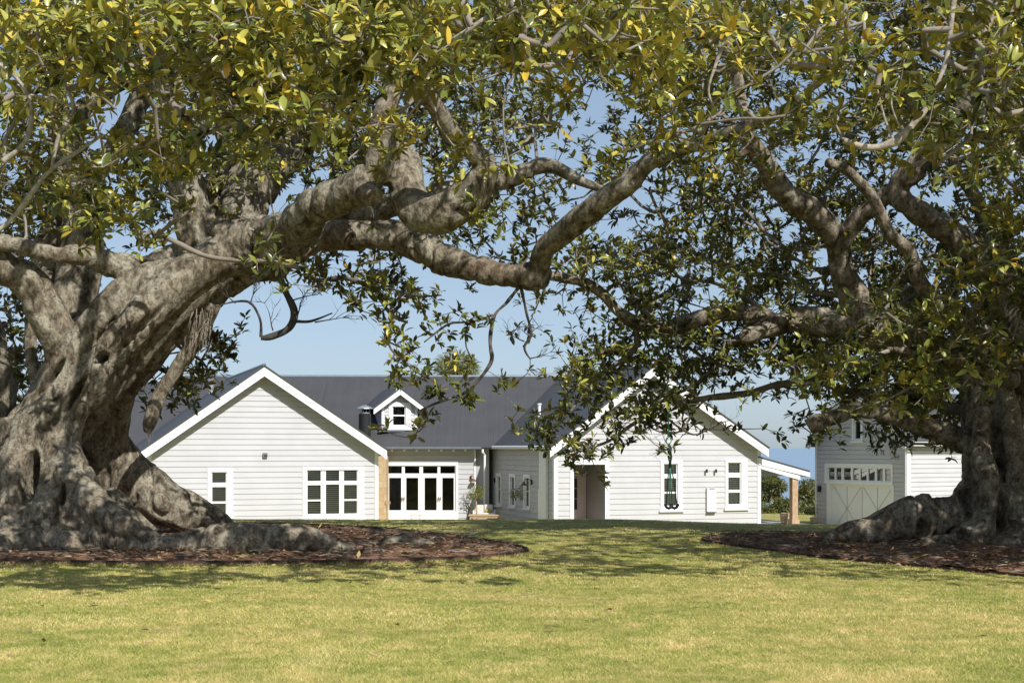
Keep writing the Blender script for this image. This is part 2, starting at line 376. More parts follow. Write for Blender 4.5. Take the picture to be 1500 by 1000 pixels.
# ------------------------------------------------------------------ house
class Wall:
    def __init__(s, cx, depth, phi):
        s.c = Vector(((cx-CX)/F*depth, depth, 0)); s.phi = R(phi)
        s.u = Vector((math.cos(s.phi), math.sin(s.phi), 0)); s.n = Vector((math.sin(s.phi), -math.cos(s.phi), 0))
    def S(s, px, o=0.0):
        c = s.c+s.n*o; p = (px-CX)/F; return (p*c.y-c.x)/(s.u.x-p*s.u.y)
    def Z(s, px, py, o=0.0):
        c = s.c+s.n*o; return (HY-py)/F*(c.y+s.S(px, o)*s.u.y)
    def pt(s, a, z, o=0.0):
        p = s.c+s.u*a+s.n*o; return Vector((p.x, p.y, z))
    def at(s, px, py, o=0.0): return s.pt(s.S(px, o), s.Z(px, py, o), o)
    def box(s, m, s0, s1, z0, z1, o0, o1):
        m.obox(s.pt(s0, z0, o0), s.u*(s1-s0), -s.n*(o0-o1), Vector((0, 0, z1-z0)))
    def pbox(s, m, x0, x1, y0, y1, o0, o1):  # pixel rectangle on the wall
        xm = (x0+x1)/2; s.box(m, s.S(x0), s.S(x1), s.Z(xm, y1), s.Z(xm, y0), o0, o1)
def siding(W, m, lft, rgt, z0, z1, openings=(), bh=0.222):
    z = z0
    while z < z1-1e-4:
        zt = min(z+bh, z1); br = sorted({z, zt, *[v for o in openings for v in (o[2], o[3]) if z < v < zt]})
        for za, zb in zip(br[:-1], br[1:]):
            zm = (za+zb)/2; ints = [(None, None)]
            holes = sorted([(o[0], o[1]) for o in openings if o[2] < zm < o[3]])
            edges = [('L',)]+[h for h in holes]+[('R',)]
            oa = 0.024-0.020*(za-z)/bh; ob = 0.024-0.020*(zb-z)/bh; gap = 0.011
            for k in range(len(edges)-1):
                la = lft(za) if k == 0 else edges[k][1]; lb = lft(zb) if k == 0 else edges[k][1]
                ra = rgt(za) if k == len(edges)-2 else edges[k+1][0]; rb = rgt(zb) if k == len(edges)-2 else edges[k+1][0]
                if ra <= la: continue
                rb = max(rb, lb)
                if za == z and zb-za > gap*2:
                    m.quad(W.pt(la, za, -0.03), W.pt(ra, za, -0.03), W.pt(ra, za+gap, -0.03), W.pt(la, za+gap, -0.03))
                    m.quad(W.pt(la, za+gap, -0.03), W.pt(ra, za+gap, -0.03), W.pt(ra, za+gap, oa), W.pt(la, za+gap, oa))
                    m.quad(W.pt(la, za, 0.004), W.pt(ra, za, 0.004), W.pt(ra, za, -0.03), W.pt(la, za, -0.03))
                    m.quad(W.pt(la, za+gap, oa), W.pt(ra, za+gap, oa), W.pt(rb, zb, ob), W.pt(lb, zb, ob))
                else: m.quad(W.pt(la, za, oa), W.pt(ra, za, oa), W.pt(rb, zb, ob), W.pt(lb, zb, ob))
        z = zt
def roof_slab(m, uvs, a, b, c, d, th=0.09):
    """a,b along the eave, c,d along the ridge (c above b); top face gets metre UVs"""
    a, b, c, d = map(Vector, (a, b, c, d)); n = (b-a).cross(d-a).normalized()
    if n.z < 0: n = -n
    i = len(m.v); m.v += [tuple(p) for p in (a, b, c, d)]+[tuple(p-n*th) for p in (a, b, c, d)]
    e = (b-a).normalized(); t = n.cross(e)
    for fi, q in enumerate(((0, 1, 2, 3), (7, 6, 5, 4), (0, 4, 5, 1), (1, 5, 6, 2), (2, 6, 7, 3), (3, 7, 4, 0))):
        m.f.append(tuple(i+k for k in q)); pts = [Vector(m.v[i+k]) for k in q]
        uvs.append([((p-a).dot(e), (p-a).dot(t)) for p in pts])
def build_roof(m, uvs, name, parent):
    o = m.build(name, M['roof'], parent); uv = o.data.uv_layers.new(name='UVMap'); k = 0
    flat = [c for f in uvs for c in f]
    for i, c in enumerate(flat): uv.data[i].uv = c
    return o
def window(W, parent, out, panes, louvre=True, sill=True, o=0.0, room_depth=0.35, name='window', trimw=0.11, label=None, op=None, glass='glass'):
    x0, x1, y0, y1 = out; xm = (x0+x1)/2
    s0, s1, z0, z1 = W.S(x0), W.S(x1), W.Z(xm, y1), W.Z(xm, y0)
    rect = []
    for (a, b, c, d) in panes:
        rect.append((W.S(a), W.S(b), W.Z(xm, d), W.Z(xm, c)))
    bs0, bs1 = min(r[0] for r in rect)-0.045, max(r[1] for r in rect)+0.045
    bz0, bz1 = min(r[2] for r in rect)-0.06, max(r[3] for r in rect)+0.03
    fr = MB()
    W.box(fr, s0, bs0, z0, z1, o-0.10, o+0.05); W.box(fr, bs1, s1, z0, z1, o-0.10, o+0.05)
    W.box(fr, bs0, bs1, bz1, z1, o-0.10, o+0.048); W.box(fr, bs0, bs1, z0, bz0, o-0.10, o+0.048)
    fo = fr.build(name, M['trim'], parent)
    if label: fo['label'] = label
    ss = sorted({bs0, bs1, *[v for r in rect for v in r[:2]]}); sz = sorted({bz0, bz1, *[v for r in rect for v in r[2:]]})
    sa = MB()
    for a, b in zip(ss[:-1], ss[1:]):
        for c, d in zip(sz[:-1], sz[1:]):
            mx, mz = (a+b)/2, (c+d)/2
            if not any(r[0] < mx < r[1] and r[2] < mz < r[3] for r in rect): W.box(sa, a, b, c, d, o-0.09, o-0.012)
    sa.build('sash', M['trim'], fo)
    if sill:
        si = MB(); W.box(si, s0-0.06, s1+0.06, z0-0.065, z0-0.002, o-0.02, o+0.11); si.build('sill', M['trim'], fo)
    pa = MB()
    for r in rect: pa.quad(W.pt(r[0]-0.01, r[2]-0.01, o-0.05), W.pt(r[1]+0.01, r[2]-0.01, o-0.05), W.pt(r[1]+0.01, r[3]+0.01, o-0.05), W.pt(r[0]-0.01, r[3]+0.01, o-0.05))
    pa.build('pane', M[glass], fo)
    if louvre:
        lo = MB(); d = 0.082
        for r in rect:
            z = r[2]+0.02
            while z < r[3]-0.02:
                a = W.pt(r[0]-0.02, z+.03, o-0.135); lo.obox(a, W.u*(r[1]-r[0]+0.04), W.n*0.032+Vector((0, 0, -0.052)), Vector((0, 0, 0.008)))
                z += d
        lo.build('shutter', M['louvre'], fo)
    rv = MB(); q0, q1, q2, q3 = bs0-0.02, bs1+0.02, bz0-0.02, bz1+0.02; b_ = o-room_depth
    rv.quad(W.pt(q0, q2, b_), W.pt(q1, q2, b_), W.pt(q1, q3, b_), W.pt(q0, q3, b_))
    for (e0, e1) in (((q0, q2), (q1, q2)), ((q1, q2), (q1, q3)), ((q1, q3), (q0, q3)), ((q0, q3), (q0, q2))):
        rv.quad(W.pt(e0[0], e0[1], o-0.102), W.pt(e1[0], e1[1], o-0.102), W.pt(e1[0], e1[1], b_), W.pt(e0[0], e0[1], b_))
    rv.build('unlit_room_box', M['room'], fo)  # dark box behind the glass, painted as the unlit interior
    if op is not None: op.append((s0+0.03, s1-0.03, z0+0.03, z1-0.03))
    return fo
def gable(W, parent, apex, left, right, wl, wr, zbase, barge_h, ov, back, openings, side_l=None, bh=0.222):
    """weatherboard gable: apex/left/right = top corners of the barge boards in px (on the plane ov in front); wl, wr = wall edges in px"""
    sa, za = W.S(apex[0], ov), W.Z(apex[0], apex[1], ov)
    s_l, z_l = W.S(left[0], ov), W.Z(left[0], left[1], ov); s_r, z_r = W.S(right[0], ov), W.Z(right[0], right[1], ov)
    kl = (za-z_l)/(sa-s_l); kr = (za-z_r)/(s_r-sa)
    s0, s1 = W.S(wl), W.S(wr)
    top = za-0.16
    lf = lambda z: max(s0, sa-(top-z)/kl) if z < top else sa
    rf = lambda z: min(s1, sa+(top-z)/kr) if z < top else sa
    m = MB(); siding(W, m, lf, rf, zbase, top, openings, bh)
    # plain side walls
    L = back
    zl = top-kl*(sa-s0); zr = top-kr*(s1-sa)
    m.quad(W.pt(s1, zbase, 0), W.pt(s1, zbase, -L), W.pt(s1, zr, -L), W.pt(s1, zr, 0))
    if side_l is None: m.quad(W.pt(s0, zbase, -L), W.pt(s0, zbase, 0), W.pt(s0, zl, 0), W.pt(s0, zl, -L))
    wall = m.build('wall', M['siding'], parent)
    t = MB(); W.box(t, s0-0.03, s0+0.13, zbase, zl-0.02, -0.12, 0.045); t.build('corner_board', M['trim'], parent)
    t = MB(); W.box(t, s1-0.13, s1+0.03, zbase, zr-0.02, -0.12, 0.045); t.build('corner_board', M['trim'], parent)
    r = MB(); uvs = []; o1 = ov+0.04
    roof_slab(r, uvs, W.pt(s_l-0.04, z_l+0.0, o1), W.pt(s_l-0.04, z_l, -L), W.pt(sa, za+0.03, -L), W.pt(sa, za+0.03, o1), 0.05)
    roof_slab(r, uvs, W.pt(s_r+0.04, z_r+0.0, -L), W.pt(s_r+0.04, z_r, o1), W.pt(sa, za+0.031, o1), W.pt(sa, za+0.031, -L), 0.05)
    ro = build_roof(r, uvs, 'roof', parent)
    # lining under the overhang
    li = MB(); dl = 0.12
    li.quad(W.pt(s_l, z_l-dl, ov-0.05), W.pt(sa, za-dl, ov-0.05), W.pt(sa, za-dl, -0.3), W.pt(s_l, z_l-dl, -0.3))
    li.quad(W.pt(sa, za-dl, ov-0.05), W.pt(s_r, z_r-dl, ov-0.05), W.pt(s_r, z_r-dl, -0.3), W.pt(sa, za-dl, -0.3))
    li.build('eave_lining', M['lining'], ro)
    for (se, ze, k, sg) in ((s_l, z_l, kl, 1), (s_r, z_r, kr, -1)):
        b = MB()
        b.prism([W.pt(se, ze-0.02, ov), W.pt(sa, za-0.02, ov), W.pt(sa, za-0.02-barge_h, ov), W.pt(se+sg*0.0, ze-0.02-barge_h, ov)], -W.n*0.045)
        b.build('barge_board', M['trim'], parent)
    rc = MB(); rc.tube([W.pt(sa, za+0.035, o1), W.pt(sa, za+0.035, -L)], 0.07, 8); rc.build('ridge_cap', M['cap'], ro)
    return dict(sa=sa, za=za, s0=s0, s1=s1, zl=zl, zr=zr, sl=s_l, z_l=z_l, sr=s_r, z_r=z_r, kl=kl, kr=kr, wall=wall, roof=ro)
ZB = -3.45
house = thing('farmhouse', 'long white weatherboard farmhouse with grey corrugated roof, two front gables and a dormer', 'house', (-1.0, 62.0, -3.3))
LW = Wall(386, 58.0, 18)
opL = []
window(LW, house, (443, 533, 683, 759), [(450.5, 470, 689, 704), (477.5, 497, 689, 704), (504, 523, 689, 704), (450.5, 470, 710, 731), (450.5, 470, 733.5, 752), (477.5, 497, 709, 752), (504, 523, 710, 731), (504, 523, 733.5, 752)], op=opL, label='wide three column window with white shutters')
window(LW, house, (304, 341, 685, 757), [(311, 331, 692, 706.5), (311, 331, 713, 734), (311, 331, 737, 752)], op=opL)
gL = gable(LW, house, (387.5, 535.5), (203, 662), (567, 657.5), 217, 553, ZB, 0.40, 0.5, 12.5, opL)
RW = Wall(960, 59.0, 18)
opR = []
window(RW, house, (967, 999, 674, 747), [(973, 991, 680, 694), (973, 991, 700, 720), (973, 991, 722.5, 740)], op=opR)
window(RW, house, (1062, 1094, 672, 744.5), [(1067, 1084, 678, 692), (1067, 1084, 699, 717), (1067, 1084, 721, 738)], op=opR)
e0, e1, ez = RW.S(840), RW.S(886), RW.Z(863, 680)
opR.append((e0, e1, ZB, ez))
gR = gable(RW, house, (958, 536), (806, 655), (1126, 655), 812, 1113, ZB, 0.38, 0.5, 12.5, opR, side_l=True)
# entry recess, architrave and door
rc = MB(); dp = 2.2
rc.quad(RW.pt(e1, ZB, 0), RW.pt(e1, ZB, -dp), RW.pt(e1, ez, -dp), RW.pt(e1, ez, 0))
rc.quad(RW.pt(e0, ZB, -dp), RW.pt(e0, ZB, 0), RW.pt(e0, ez, 0), RW.pt(e0, ez, -dp))
rc.quad(RW.pt(e0, ZB, -dp), RW.pt(e1, ZB, -dp), RW.pt(e1, ez, -dp), RW.pt(e0, ez, -dp))
rc.quad(RW.pt(e0, ez, 0), RW.pt(e1, ez, 0), RW.pt(e1, ez, -dp), RW.pt(e0, ez, -dp))
rc.quad(RW.pt(e0, -3.2, 0.2), RW.pt(e1, -3.2, 0.2), RW.pt(e1, -3.2, -dp), RW.pt(e0, -3.2, -dp))
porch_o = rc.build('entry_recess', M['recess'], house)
t = MB(); RW.box(t, e0-0.15, e0, ZB, ez+0.17, -0.1, 0.05); RW.box(t, e1, e1+0.17, ZB, ez+0.17, -0.1, 0.05); RW.box(t, e0, e1, ez, ez+0.17, -0.1, 0.048)
t.build('entry_architrave', M['trim'], house)
t = MB(); ds = e0+0.58; dw = e1-e0-0.60; dz1 = ez-0.42
for (a, b, c, d) in ((ds, ds+0.10, -3.2, dz1), (ds+0.38, ds+dw, -3.2, dz1), (ds+0.10, ds+0.38, -3.2, -2.62), (ds+0.10, ds+0.38, dz1-0.12, dz1)): RW.box(t, a, b, c, d, -dp+0.03, -dp+0.10)
for zz in (-2.62+0.44, -2.62+0.88, -2.62+1.32): RW.box(t, ds+0.10, ds+0.38, zz, zz+0.03, -dp+0.03, -dp+0.09)
dr = t.build('front_door', M['pinkdoor'], house); dr['label'] = 'pale pink glazed door in the entry recess'
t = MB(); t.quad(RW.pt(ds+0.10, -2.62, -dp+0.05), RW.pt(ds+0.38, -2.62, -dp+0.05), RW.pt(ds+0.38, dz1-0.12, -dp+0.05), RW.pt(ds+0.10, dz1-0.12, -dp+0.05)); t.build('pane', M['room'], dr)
def wall_lamp(base, dirn, n, reach, parent, mat='black', lab=None):
    m = MB(); b = Vector(base); d = Vector(dirn); m.box(b+n*0.03, 0.09, 0.09, 0.22, math.atan2(n.x, -n.y))
    p = [b+n*0.05, b+n*0.12+Vector((0, 0, 0.12)), b+n*0.2+d*reach*0.5+Vector((0, 0, 0.14)), b+n*0.22+d*reach+Vector((0, 0, 0.02))]
    m.tube(p, 0.014, 6); o = m.build('wall_lamp', M[mat], parent, False)
    s = MB(); s.lathe([(0.03, 0.0), (0.05, -0.05), (0.14, -0.16), (0.13, -0.165)], p[-1], 12); s.build('lamp_shade', M['copper'], o)
    return o
# small fittings on the two gables
m = MB(); LW.pbox(m, 385, 391.5, 663, 669.5, 0.0, 0.12); f_ = m.build('gable_light', M['cap'], house)
m = MB(); LW.pbox(m, 386, 390.5, 666, 668.2, 0.12, 0.13); m.build('lens', M['black'], f_)
m = MB(); RW.pbox(m, 965, 971, 654.5, 660, 0.02, 0.12); RW.pbox(m, 966.5, 968.5, 653.5, 656, 0.0, 0.02); m.build('floodlight', M['cap'], house)
for px in (1033.5, 1047):
    m = MB(); b = RW.at(px, 689); m.tube([b, b+RW.n*0.12], 0.012, 6); m.tube([b+RW.n*0.12+Vector((0, 0, 0.06)), b+RW.n*0.14+Vector((0, 0, -0.08))], 0.045, 10); m.build('spot_lamp', M['black'], house)
m = MB(); RW.pbox(m, 1034, 1047, 714, 749, 0.0, 0.13); mo = m.build('meter_box', M['meter'], house)
m = MB(); RW.pbox(m, 1034, 1047.5, 748.6, 750, 0.0, 0.16); m.build('drip_edge', M['cap'], mo); m = MB(); RW.pbox(m, 1037, 1045, 714.6, 715.5, 0.13, 0.15); m.build('meter_lid', M['cap'], mo)

# wing's left wall seen in shade
SW = Wall(760, 60.0, 18); c0 = RW.pt(gR['s0'], 0, 0)
SW.c = c0.copy(); SW.phi = R(18+90); SW.u = Vector((-RW.n.x, -RW.n.y, 0)); SW.n = -RW.u
class WallR(Wall): pass
sLen = SW.S(705)
opS = []
# its s axis runs away from the camera, so left/right swap: use a reversed copy
SV = Wall(760, 60, 0); SV.c = c0+SW.u*sLen; SV.c.z = 0; SV.u = -SW.u; SV.n = SW.n.copy()
for (a, b, c, d) in ((727.3, 735.5, 692.5, 739.5), (746.8, 755.7, 693.5, 742), (767.8, 777.3, 694.5, 744)):
    window(SV, house, (a, b, c, d), [(a+2.2, b-1.8, c+5.5, (c+d)/2-0.5), (a+2.2, b-1.8, (c+d)/2+0.6, d-3)], louvre=False, op=opS)
m = MB(); siding(SV, m, lambda z: 0.0, lambda z: sLen, ZB, gR['zl'], opS); m.build('side_wall', M['siding'], house)
m = MB(); a_ = SV.S(793.5); SV.box(m, SV.S(791), SV.S(793.5), ZB, SV.Z(792, 716), 0.03, 0.09); SV.box(m, SV.S(794), SV.S(804), ZB, SV.Z(800, 660), 0.03, 0.14)
m.build('corner_pier', M['trim'], house)
g_ = MB(); g_.tube([SV.pt(-0.05, 0.0, 0.32), SV.pt(sLen+0.4, 0.0, 0.32)], 0.07, 8); g_.build('gutter', M['trim'], house)
wall_lamp(SV.at(726, 703), -SV.u, SV.n, 0.5, house); wall_lamp(SV.at(780, 706), -SV.u, SV.n, 0.5, house)

# main block, square on to the camera
YM = 65.0; MW = Wall(750, YM, 0)
opM = []
tr = [(567, 588.5, 682.6, 693), (593, 614.3, 682.6, 693), (619.6, 640.8, 682.6, 693), (645, 666.3, 682.6, 693)]
dl_ = [(570, 587.6, 699.5, 747), (595, 612.6, 699.5, 747), (622, 639.5, 699.5, 747), (648, 664.7, 699.5, 747)]
fd = window(MW, house, (562, 671, 674.5, 770), tr+dl_, louvre=False, sill=False, room_depth=3.2, name='glazed_doors', op=opM, label='white glazed doors with four small panes above')
for x in (590.5, 643.5):
    hd = MB()
    for dx in (-1.2, 1.6): hd.tube([MW.at(x+dx, 728, 0.0), MW.at(x+dx, 728, 0.06), MW.at(x+dx, 732.5, 0.07)], 0.02, 6)
    hd.build('handle', M['copper'], fd)
sM0, sM1 = MW.S(540), MW.S(697)
m = MB(); siding(MW, m, lambda z: sM0, lambda z: sM1, ZB, 0.0, opM)
m.build('main_wall', M['siding'], house)
m = MB(); m.obox(MW.pt(sM1, ZB, -0.3), MW.u*0.6, -MW.n*0.2, Vector((0, 0, 3.4))); m.build('recessed_wall', M['siding'], house)
m = MB(); MW.box(m, MW.S(694.5), MW.S(697), ZB, -0.1, -0.1, 0.05); m.build('corner_board', M['trim'], house)
# main roof
r = MB(); uvs = []; YE = YM-0.52; kM = 0.675; YR = 69.55; zR = (HY-552)/F*YR
xr = lambda px, d: (px-CX)/F*d
roof_slab(r, uvs, (xr(535, YE)-3, YE, 0.0), (xr(703, YE)+3.0, YE, 0.0), (5.0, YR, zR), (-16, YR, zR), 0.06)
roof_slab(r, uvs, (5.0, YR+5, 0), (-16, YR+5, 0), (-16, YR, zR-0.001), (5.0, YR, zR-0.001), 0.06)
# block behind the left gable
YB = 64.2; YBR = 69.0; zB = (HY-559)/F*YBR
roof_slab(r, uvs, (xr(170, YB), YB, 0.03), (-9, YB, 0.03), (-9, YBR, zB), (xr(182, YBR), YBR, zB), 0.06)
mr = build_roof(r, uvs, 'main_roof', house)
m = MB(); m.tube([(-16, YR, zR+0.02), (5.0, YR, zR+0.02)], 0.08, 8); m.build('ridge_cap', M['cap'], mr)
m = MB(); m.quad((xr(186, YB+0.4), YB+0.5, ZB), (-9, YB+0.5, ZB), (-9, YB+0.5, 0), (xr(186, YB+0.4), YB+0.5, 0)); m.build('rear_wall', M['siding'], house)
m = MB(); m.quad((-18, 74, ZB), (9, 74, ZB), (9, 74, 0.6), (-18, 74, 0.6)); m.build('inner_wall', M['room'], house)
gu = MB(); gu.obox((xr(540, YE), YE-0.11, -0.07), (xr(705, YE)-xr(540, YE), 0, 0), (0, 0.11, 0), (0, 0, 0.10)); gu.build('gutter', M['cap'], house)
gu = MB(); bk = LW.pt(gL['sl'], gL['z_l']-0.02, 0.4); bq = LW.pt(gL['sl'], gL['z_l']-0.02, -8)
gu.obox(bk-LW.u*0.13-Vector((0, 0, 0.1)), bq-bk, LW.u*0.12, Vector((0, 0, 0.12))); gu.obox((xr(168, YB), YB-0.13, -0.09), (3.0, 0, 0), (0, 0.12, 0), (0, 0, 0.12)); gu.build('gutter', M['cap'], house)
m = MB(); m.quad((xr(535, YE), YE, -0.08), (xr(703, YE), YE, -0.08), (xr(703, YM), YM, -0.08), (xr(535, YM), YM, -0.08)); m.build('eave_lining', M['lining'], mr)
for px in (574, 592, 610.5, 628.5, 646.5, 664.5, 682):
    m = MB(); p = P(px, 656.5, YE+0.14); m.tube([p+Vector((0, 0, 0.05)), p], 0.012, 6)
    m.lathe([(0.012, 0), (0.05, -0.03), (0.062, -0.075), (0.045, -0.12), (0.01, -0.14)], p, 10); m.build('eave_bulb', M['bulb'], house, True)
m = MB()
m.tube([P(707, 657.5, 64.4), P(707, 662, 64.4), P(710, 666, 64.55), P(710, 766, 64.55)], 0.05, 8); m.build('downpipe', M['trim'], house)
m = MB(); pL = LW.pt(gL['s0']-0.12, 0, -0.7); m.tube([pL+Vector((0, 0, -0.1)), pL+Vector((0, 0, -3.3))], 0.06, 8); m.build('downpipe', M['trim'], house)
wall_lamp(MW.at(690, 700), Vector((1, 0, 0)), MW.n, 0.12, house, 'copper')
# sandstone pier beside the glazed doors
m = MB(); y_ = 63.6; m.obox((xr(553.5, y_), y_, ZB), (xr(565.5, y_)-xr(553.5, y_), 0, 0), (0, 1.3, 0), (0, 0, 3.06)); m.build('sandstone_pier', M['sandstone'], house)
m = MB(); m.obox(P(564.5, 738, 63.55), (0.22, 0, 0), (0, 0.1, 0), (0, 0, 0.12)); m.build('house_plaque', M['timber'], house)
# dormer
DW = Wall(585, 65.55, 18); opD = []
d_o = bpy.data.objects.new('dormer', None); C.objects.link(d_o); d_o.parent = house; ORG[d_o.name] = ORG[house.name]
window(DW, d_o, (569, 601.5, 589.5, 627.5), [(576, 593, 596, 607.3), (576, 593, 609.3, 622)], louvre=False, op=opD)
sa, za = DW.S(586.5, .35), DW.Z(586.5, 567.5, .35); sl_, zl_ = DW.S(547.5, .35), DW.Z(547.5, 597, .35); sr_, zr_ = DW.S(626, .35), DW.Z(626, 598, .35)
k1 = (za-zl_)/(sa-sl_); d0, d1 = DW.S(559.5), DW.S(611); tp = za-0.12
m = MB(); siding(DW, m, lambda z: max(d0, sa-(tp-z)/k1), lambda z: max(min(d1, sa+(tp-z)/k1), sa), DW.Z(585, 628.5), tp, opD, 0.16)
zt_ = tp-k1*(sa-d0); zb_ = DW.Z(585, 629)
for d_ in (d0, d1): m.quad(DW.pt(d_, zb_, 0), DW.pt(d_, zb_, -3), DW.pt(d_, zt_, -3), DW.pt(d_, zt_, 0))
m.build('dormer_wall', M['siding'], d_o)
m = MB(); uvs = []; 
roof_slab(m, uvs, DW.pt(sl_-.03, zl_, .39), DW.pt(sl_-.03, zl_, -4), DW.pt(sa, za+.02, -4), DW.pt(sa, za+.02, .39), .05)
roof_slab(m, uvs, DW.pt(sr_+.03, zr_, -4), DW.pt(sr_+.03, zr_, .39), DW.pt(sa, za+.021, .39), DW.pt(sa, za+.021, -4), .05)
build_roof(m, uvs, 'dormer_roof', d_o)
m = MB()
for (se, ze) in ((sl_, zl_), (sr_, zr_)): m.prism([DW.pt(se, ze-.02, .35), DW.pt(sa, za-.02, .35), DW.pt(sa, za-.32, .35), DW.pt(se, ze-.30, .35)], -DW.n*.04)
m.build('barge_board', M['trim'], d_o)
m = MB(); DW.box(m, d0-.02, d0+.09, zb_, zt_-.02, -.05, .04); m.build('corner_board', M['trim'], d_o); m = MB(); DW.box(m, d1-.09, d1+.02, zb_, zt_-.02, -.05, .04); m.build('corner_board', M['trim'], d_o)
m = MB(); m.obox(DW.pt(d0-.15, zb_-.10, .06), DW.u*(d1-d0+.3), -DW.n*.5, Vector((0, 0, .05))); m.build('flashing', M['cap'], d_o)
# flue and vents
m = MB(); p = P(534.5, 650, 62.6); p.z = -0.3; m.lathe([(0.27, 0), (0.27, (HY-606)/F*62.6+.3)], p, 20); fl = m.build('flue', M['black'], house, False)
m = MB(); zt = (HY-605.5)/F*62.6; o = Vector((p.x, p.y, zt)); m.lathe([(0.22, 0), (0.22, .05)], o, 20); m.lathe([(0.38, .21), (0.37, .24), (0.1, .36), (0.02, .37)], o, 20)
for k in range(4): a = k*math.pi/2+.4; m.tube([o+Vector((.2*math.cos(a), .2*math.sin(a), 0)), o+Vector((.24*math.cos(a), .24*math.sin(a), .23))], .012, 5)
m.build('flue_cowl', M['steel'], fl, False)
p = P(309.5, 560, 66.0); m = MB(); m.lathe([(.13, -.6), (.13, .42), (.17, .43), (.17, .62), (.13, .63), (.13, .66)], p, 14); m.build('vent_pipe', M['steel'], house)
p = P(790, 603, 64.0); m = MB(); m.lathe([(.07, -.5), (.07, .3), (.1, .31), (.1, .38)], p, 10); m.build('vent_pipe', M['trim'], house)
# porch on the right
s1 = gR['s1']; m = MB(); uvs = []
pa, pb = RW.S(1112, 0.1), RW.S(1186.5, 0.1); zA, zB_ = RW.Z(1112, 668, .1), RW.Z(1186.5, 689, .1)
roof_slab(m, uvs, RW.pt(pb, zB_, -5), RW.pt(pb, zB_, .12), RW.pt(pa, zA, .12), RW.pt(pa, zA, -5), .06)
pr = build_roof(m, uvs, 'porch_roof', house)
m = MB(); m.prism([RW.pt(pa, zA-.03, .1), RW.pt(pb, zB_-.05, .1), RW.pt(pb, zB_-.27, .1), RW.pt(pa, zA-.36, .1)], -RW.n*.05)
m.prism([RW.pt(pa, zA-.365, .07), RW.pt(RW.S(1171), zB_-.22, .07), RW.pt(RW.S(1171), zB_-.40, .07), RW.pt(pa, zA-.50, .07)], -RW.n*.12)
m.obox(RW.pt(pb-.06, zB_-.27, .05), -RW.n*4.9, RW.u*.05, Vector((0, 0, .2))); m.build('fascia', M['trim'], pr)
m = MB(); m.quad(RW.pt(pa, zA-.2, .05), RW.pt(pb, zB_-.2, .05), RW.pt(pb, zB_-.2, -4.9), RW.pt(pa, zA-.2, -4.9)); m.build('porch_lining', M['lining'], pr)
m = MB(); q0, q1 = RW.S(1160.5), RW.S(1168.5)
RW.box(m, q0, q1, ZB, zB_-.30, -.25, .02); RW.box(m, q0-.05, q1+.05, ZB, RW.Z(1164, 760), -.30, .07); m.build('porch_post', M['timber'], house)
m = MB(); RW.box(m, pa, pb+.2, -3.5, -3.31, -5.2, .25); m.build('porch_floor', M['concrete'], house)

# ------------------------------------------------------------------ barn
barn = thing('barn', 'white weatherboard barn with gambrel roof and white cross-braced garage door', 'barn', (15, 62, -3.4))
YC = 57.5; BE = 62.0
BW = Wall(1328, YC, -BE)                   # front wall: s=0 at the near corner, negative to the far left end
BS = Wall(1328, YC, 90-BE)                 # right side wall: s=0 at the near corner
sF = BW.S(1195.5); zE = BW.Z(1328, 644.5)
opB = []
def bz(px, py): return BW.Z(px, py)
# front outline: eave -> lower steep slope -> upper shallow slope -> apex
wid = -sF; h1 = 1.15; ins = 0.95; apz = zE+h1+0.85
def lft(z):
    if z <= zE: return sF
    if z <= zE+h1: return sF+(z-zE)/h1*ins
    return sF+ins+(z-zE-h1)/(apz-zE-h1)*(wid/2-ins)
def rgt(z):
    if z <= zE: return 0.0
    if z <= zE+h1: return -(z-zE)/h1*ins
    return -ins-(z-zE-h1)/(apz-zE-h1)*(wid/2-ins)
window(BW, barn, (1249, 1264.5, 612, 646), [(1252.5, 1260.5, 617, 642)], louvre=False, op=opB)
gw = window(BW, barn, (1209, 1308.5, 678.5, 709), [(1213.5, 1222, 685.5, 703), (1224.5, 1232, 685.5, 703), (1235.5, 1246, 685.5, 703), (1249, 1257.5, 685.5, 703), (1260, 1269, 685.5, 703), (1271.5, 1281, 685.5, 703), (1284, 1293, 685.5, 703), (1296, 1305, 685.5, 703)], louvre=False, sill=False, op=opB, room_depth=2.2, glass='glass2', label='row of small panes above the garage door')
ga, gb, gt = BW.S(1217), BW.S(1306), BW.Z(1260, 709)
opB.append((ga-.2, gb+.1, ZB, gt))
m = MB(); siding(BW, m, lft, rgt, ZB, apz, opB, 0.185); m.build('wall', M['siding'], barn)
m = MB(); siding(BS, m, lambda z: 0.0, lambda z: 9.0, ZB, zE, (), 0.185); m.build('side_wall', M['siding'], barn)
m = MB(); BS.box(m, -.02, .17, ZB, zE, -.05, .05); BW.box(m, -.05, .0, ZB, zE-.01, -.05, .052); m.build('corner_board', M['trim'], barn); m = MB(); BW.box(m, sF-.02, sF+.06, ZB, zE, -.05, .05); m.build('corner_board', M['trim'], barn)
m = MB(); BW.box(m, ga-.02, gb+.02, ZB, gt, -.16, -.10); gd = m.build('garage_door', M['trim'], barn)
gdm = MB(); pw = (gb-ga)/4
def bar(s0, z0, s1, z1, wd=.02):
    a = BW.pt(s0, z0, -.095); b = BW.pt(s1, z1, -.095); d = (b-a).normalized(); u = d.cross(BW.n).normalized()*wd*.8
    gdm.obox(a-u/2, b-a, u, BW.n*.012)
zlo = gt-2.05; 
for k in (1, 2, 3): bar(ga+pw*k, ZB+.05, ga+pw*k, gt-.12)
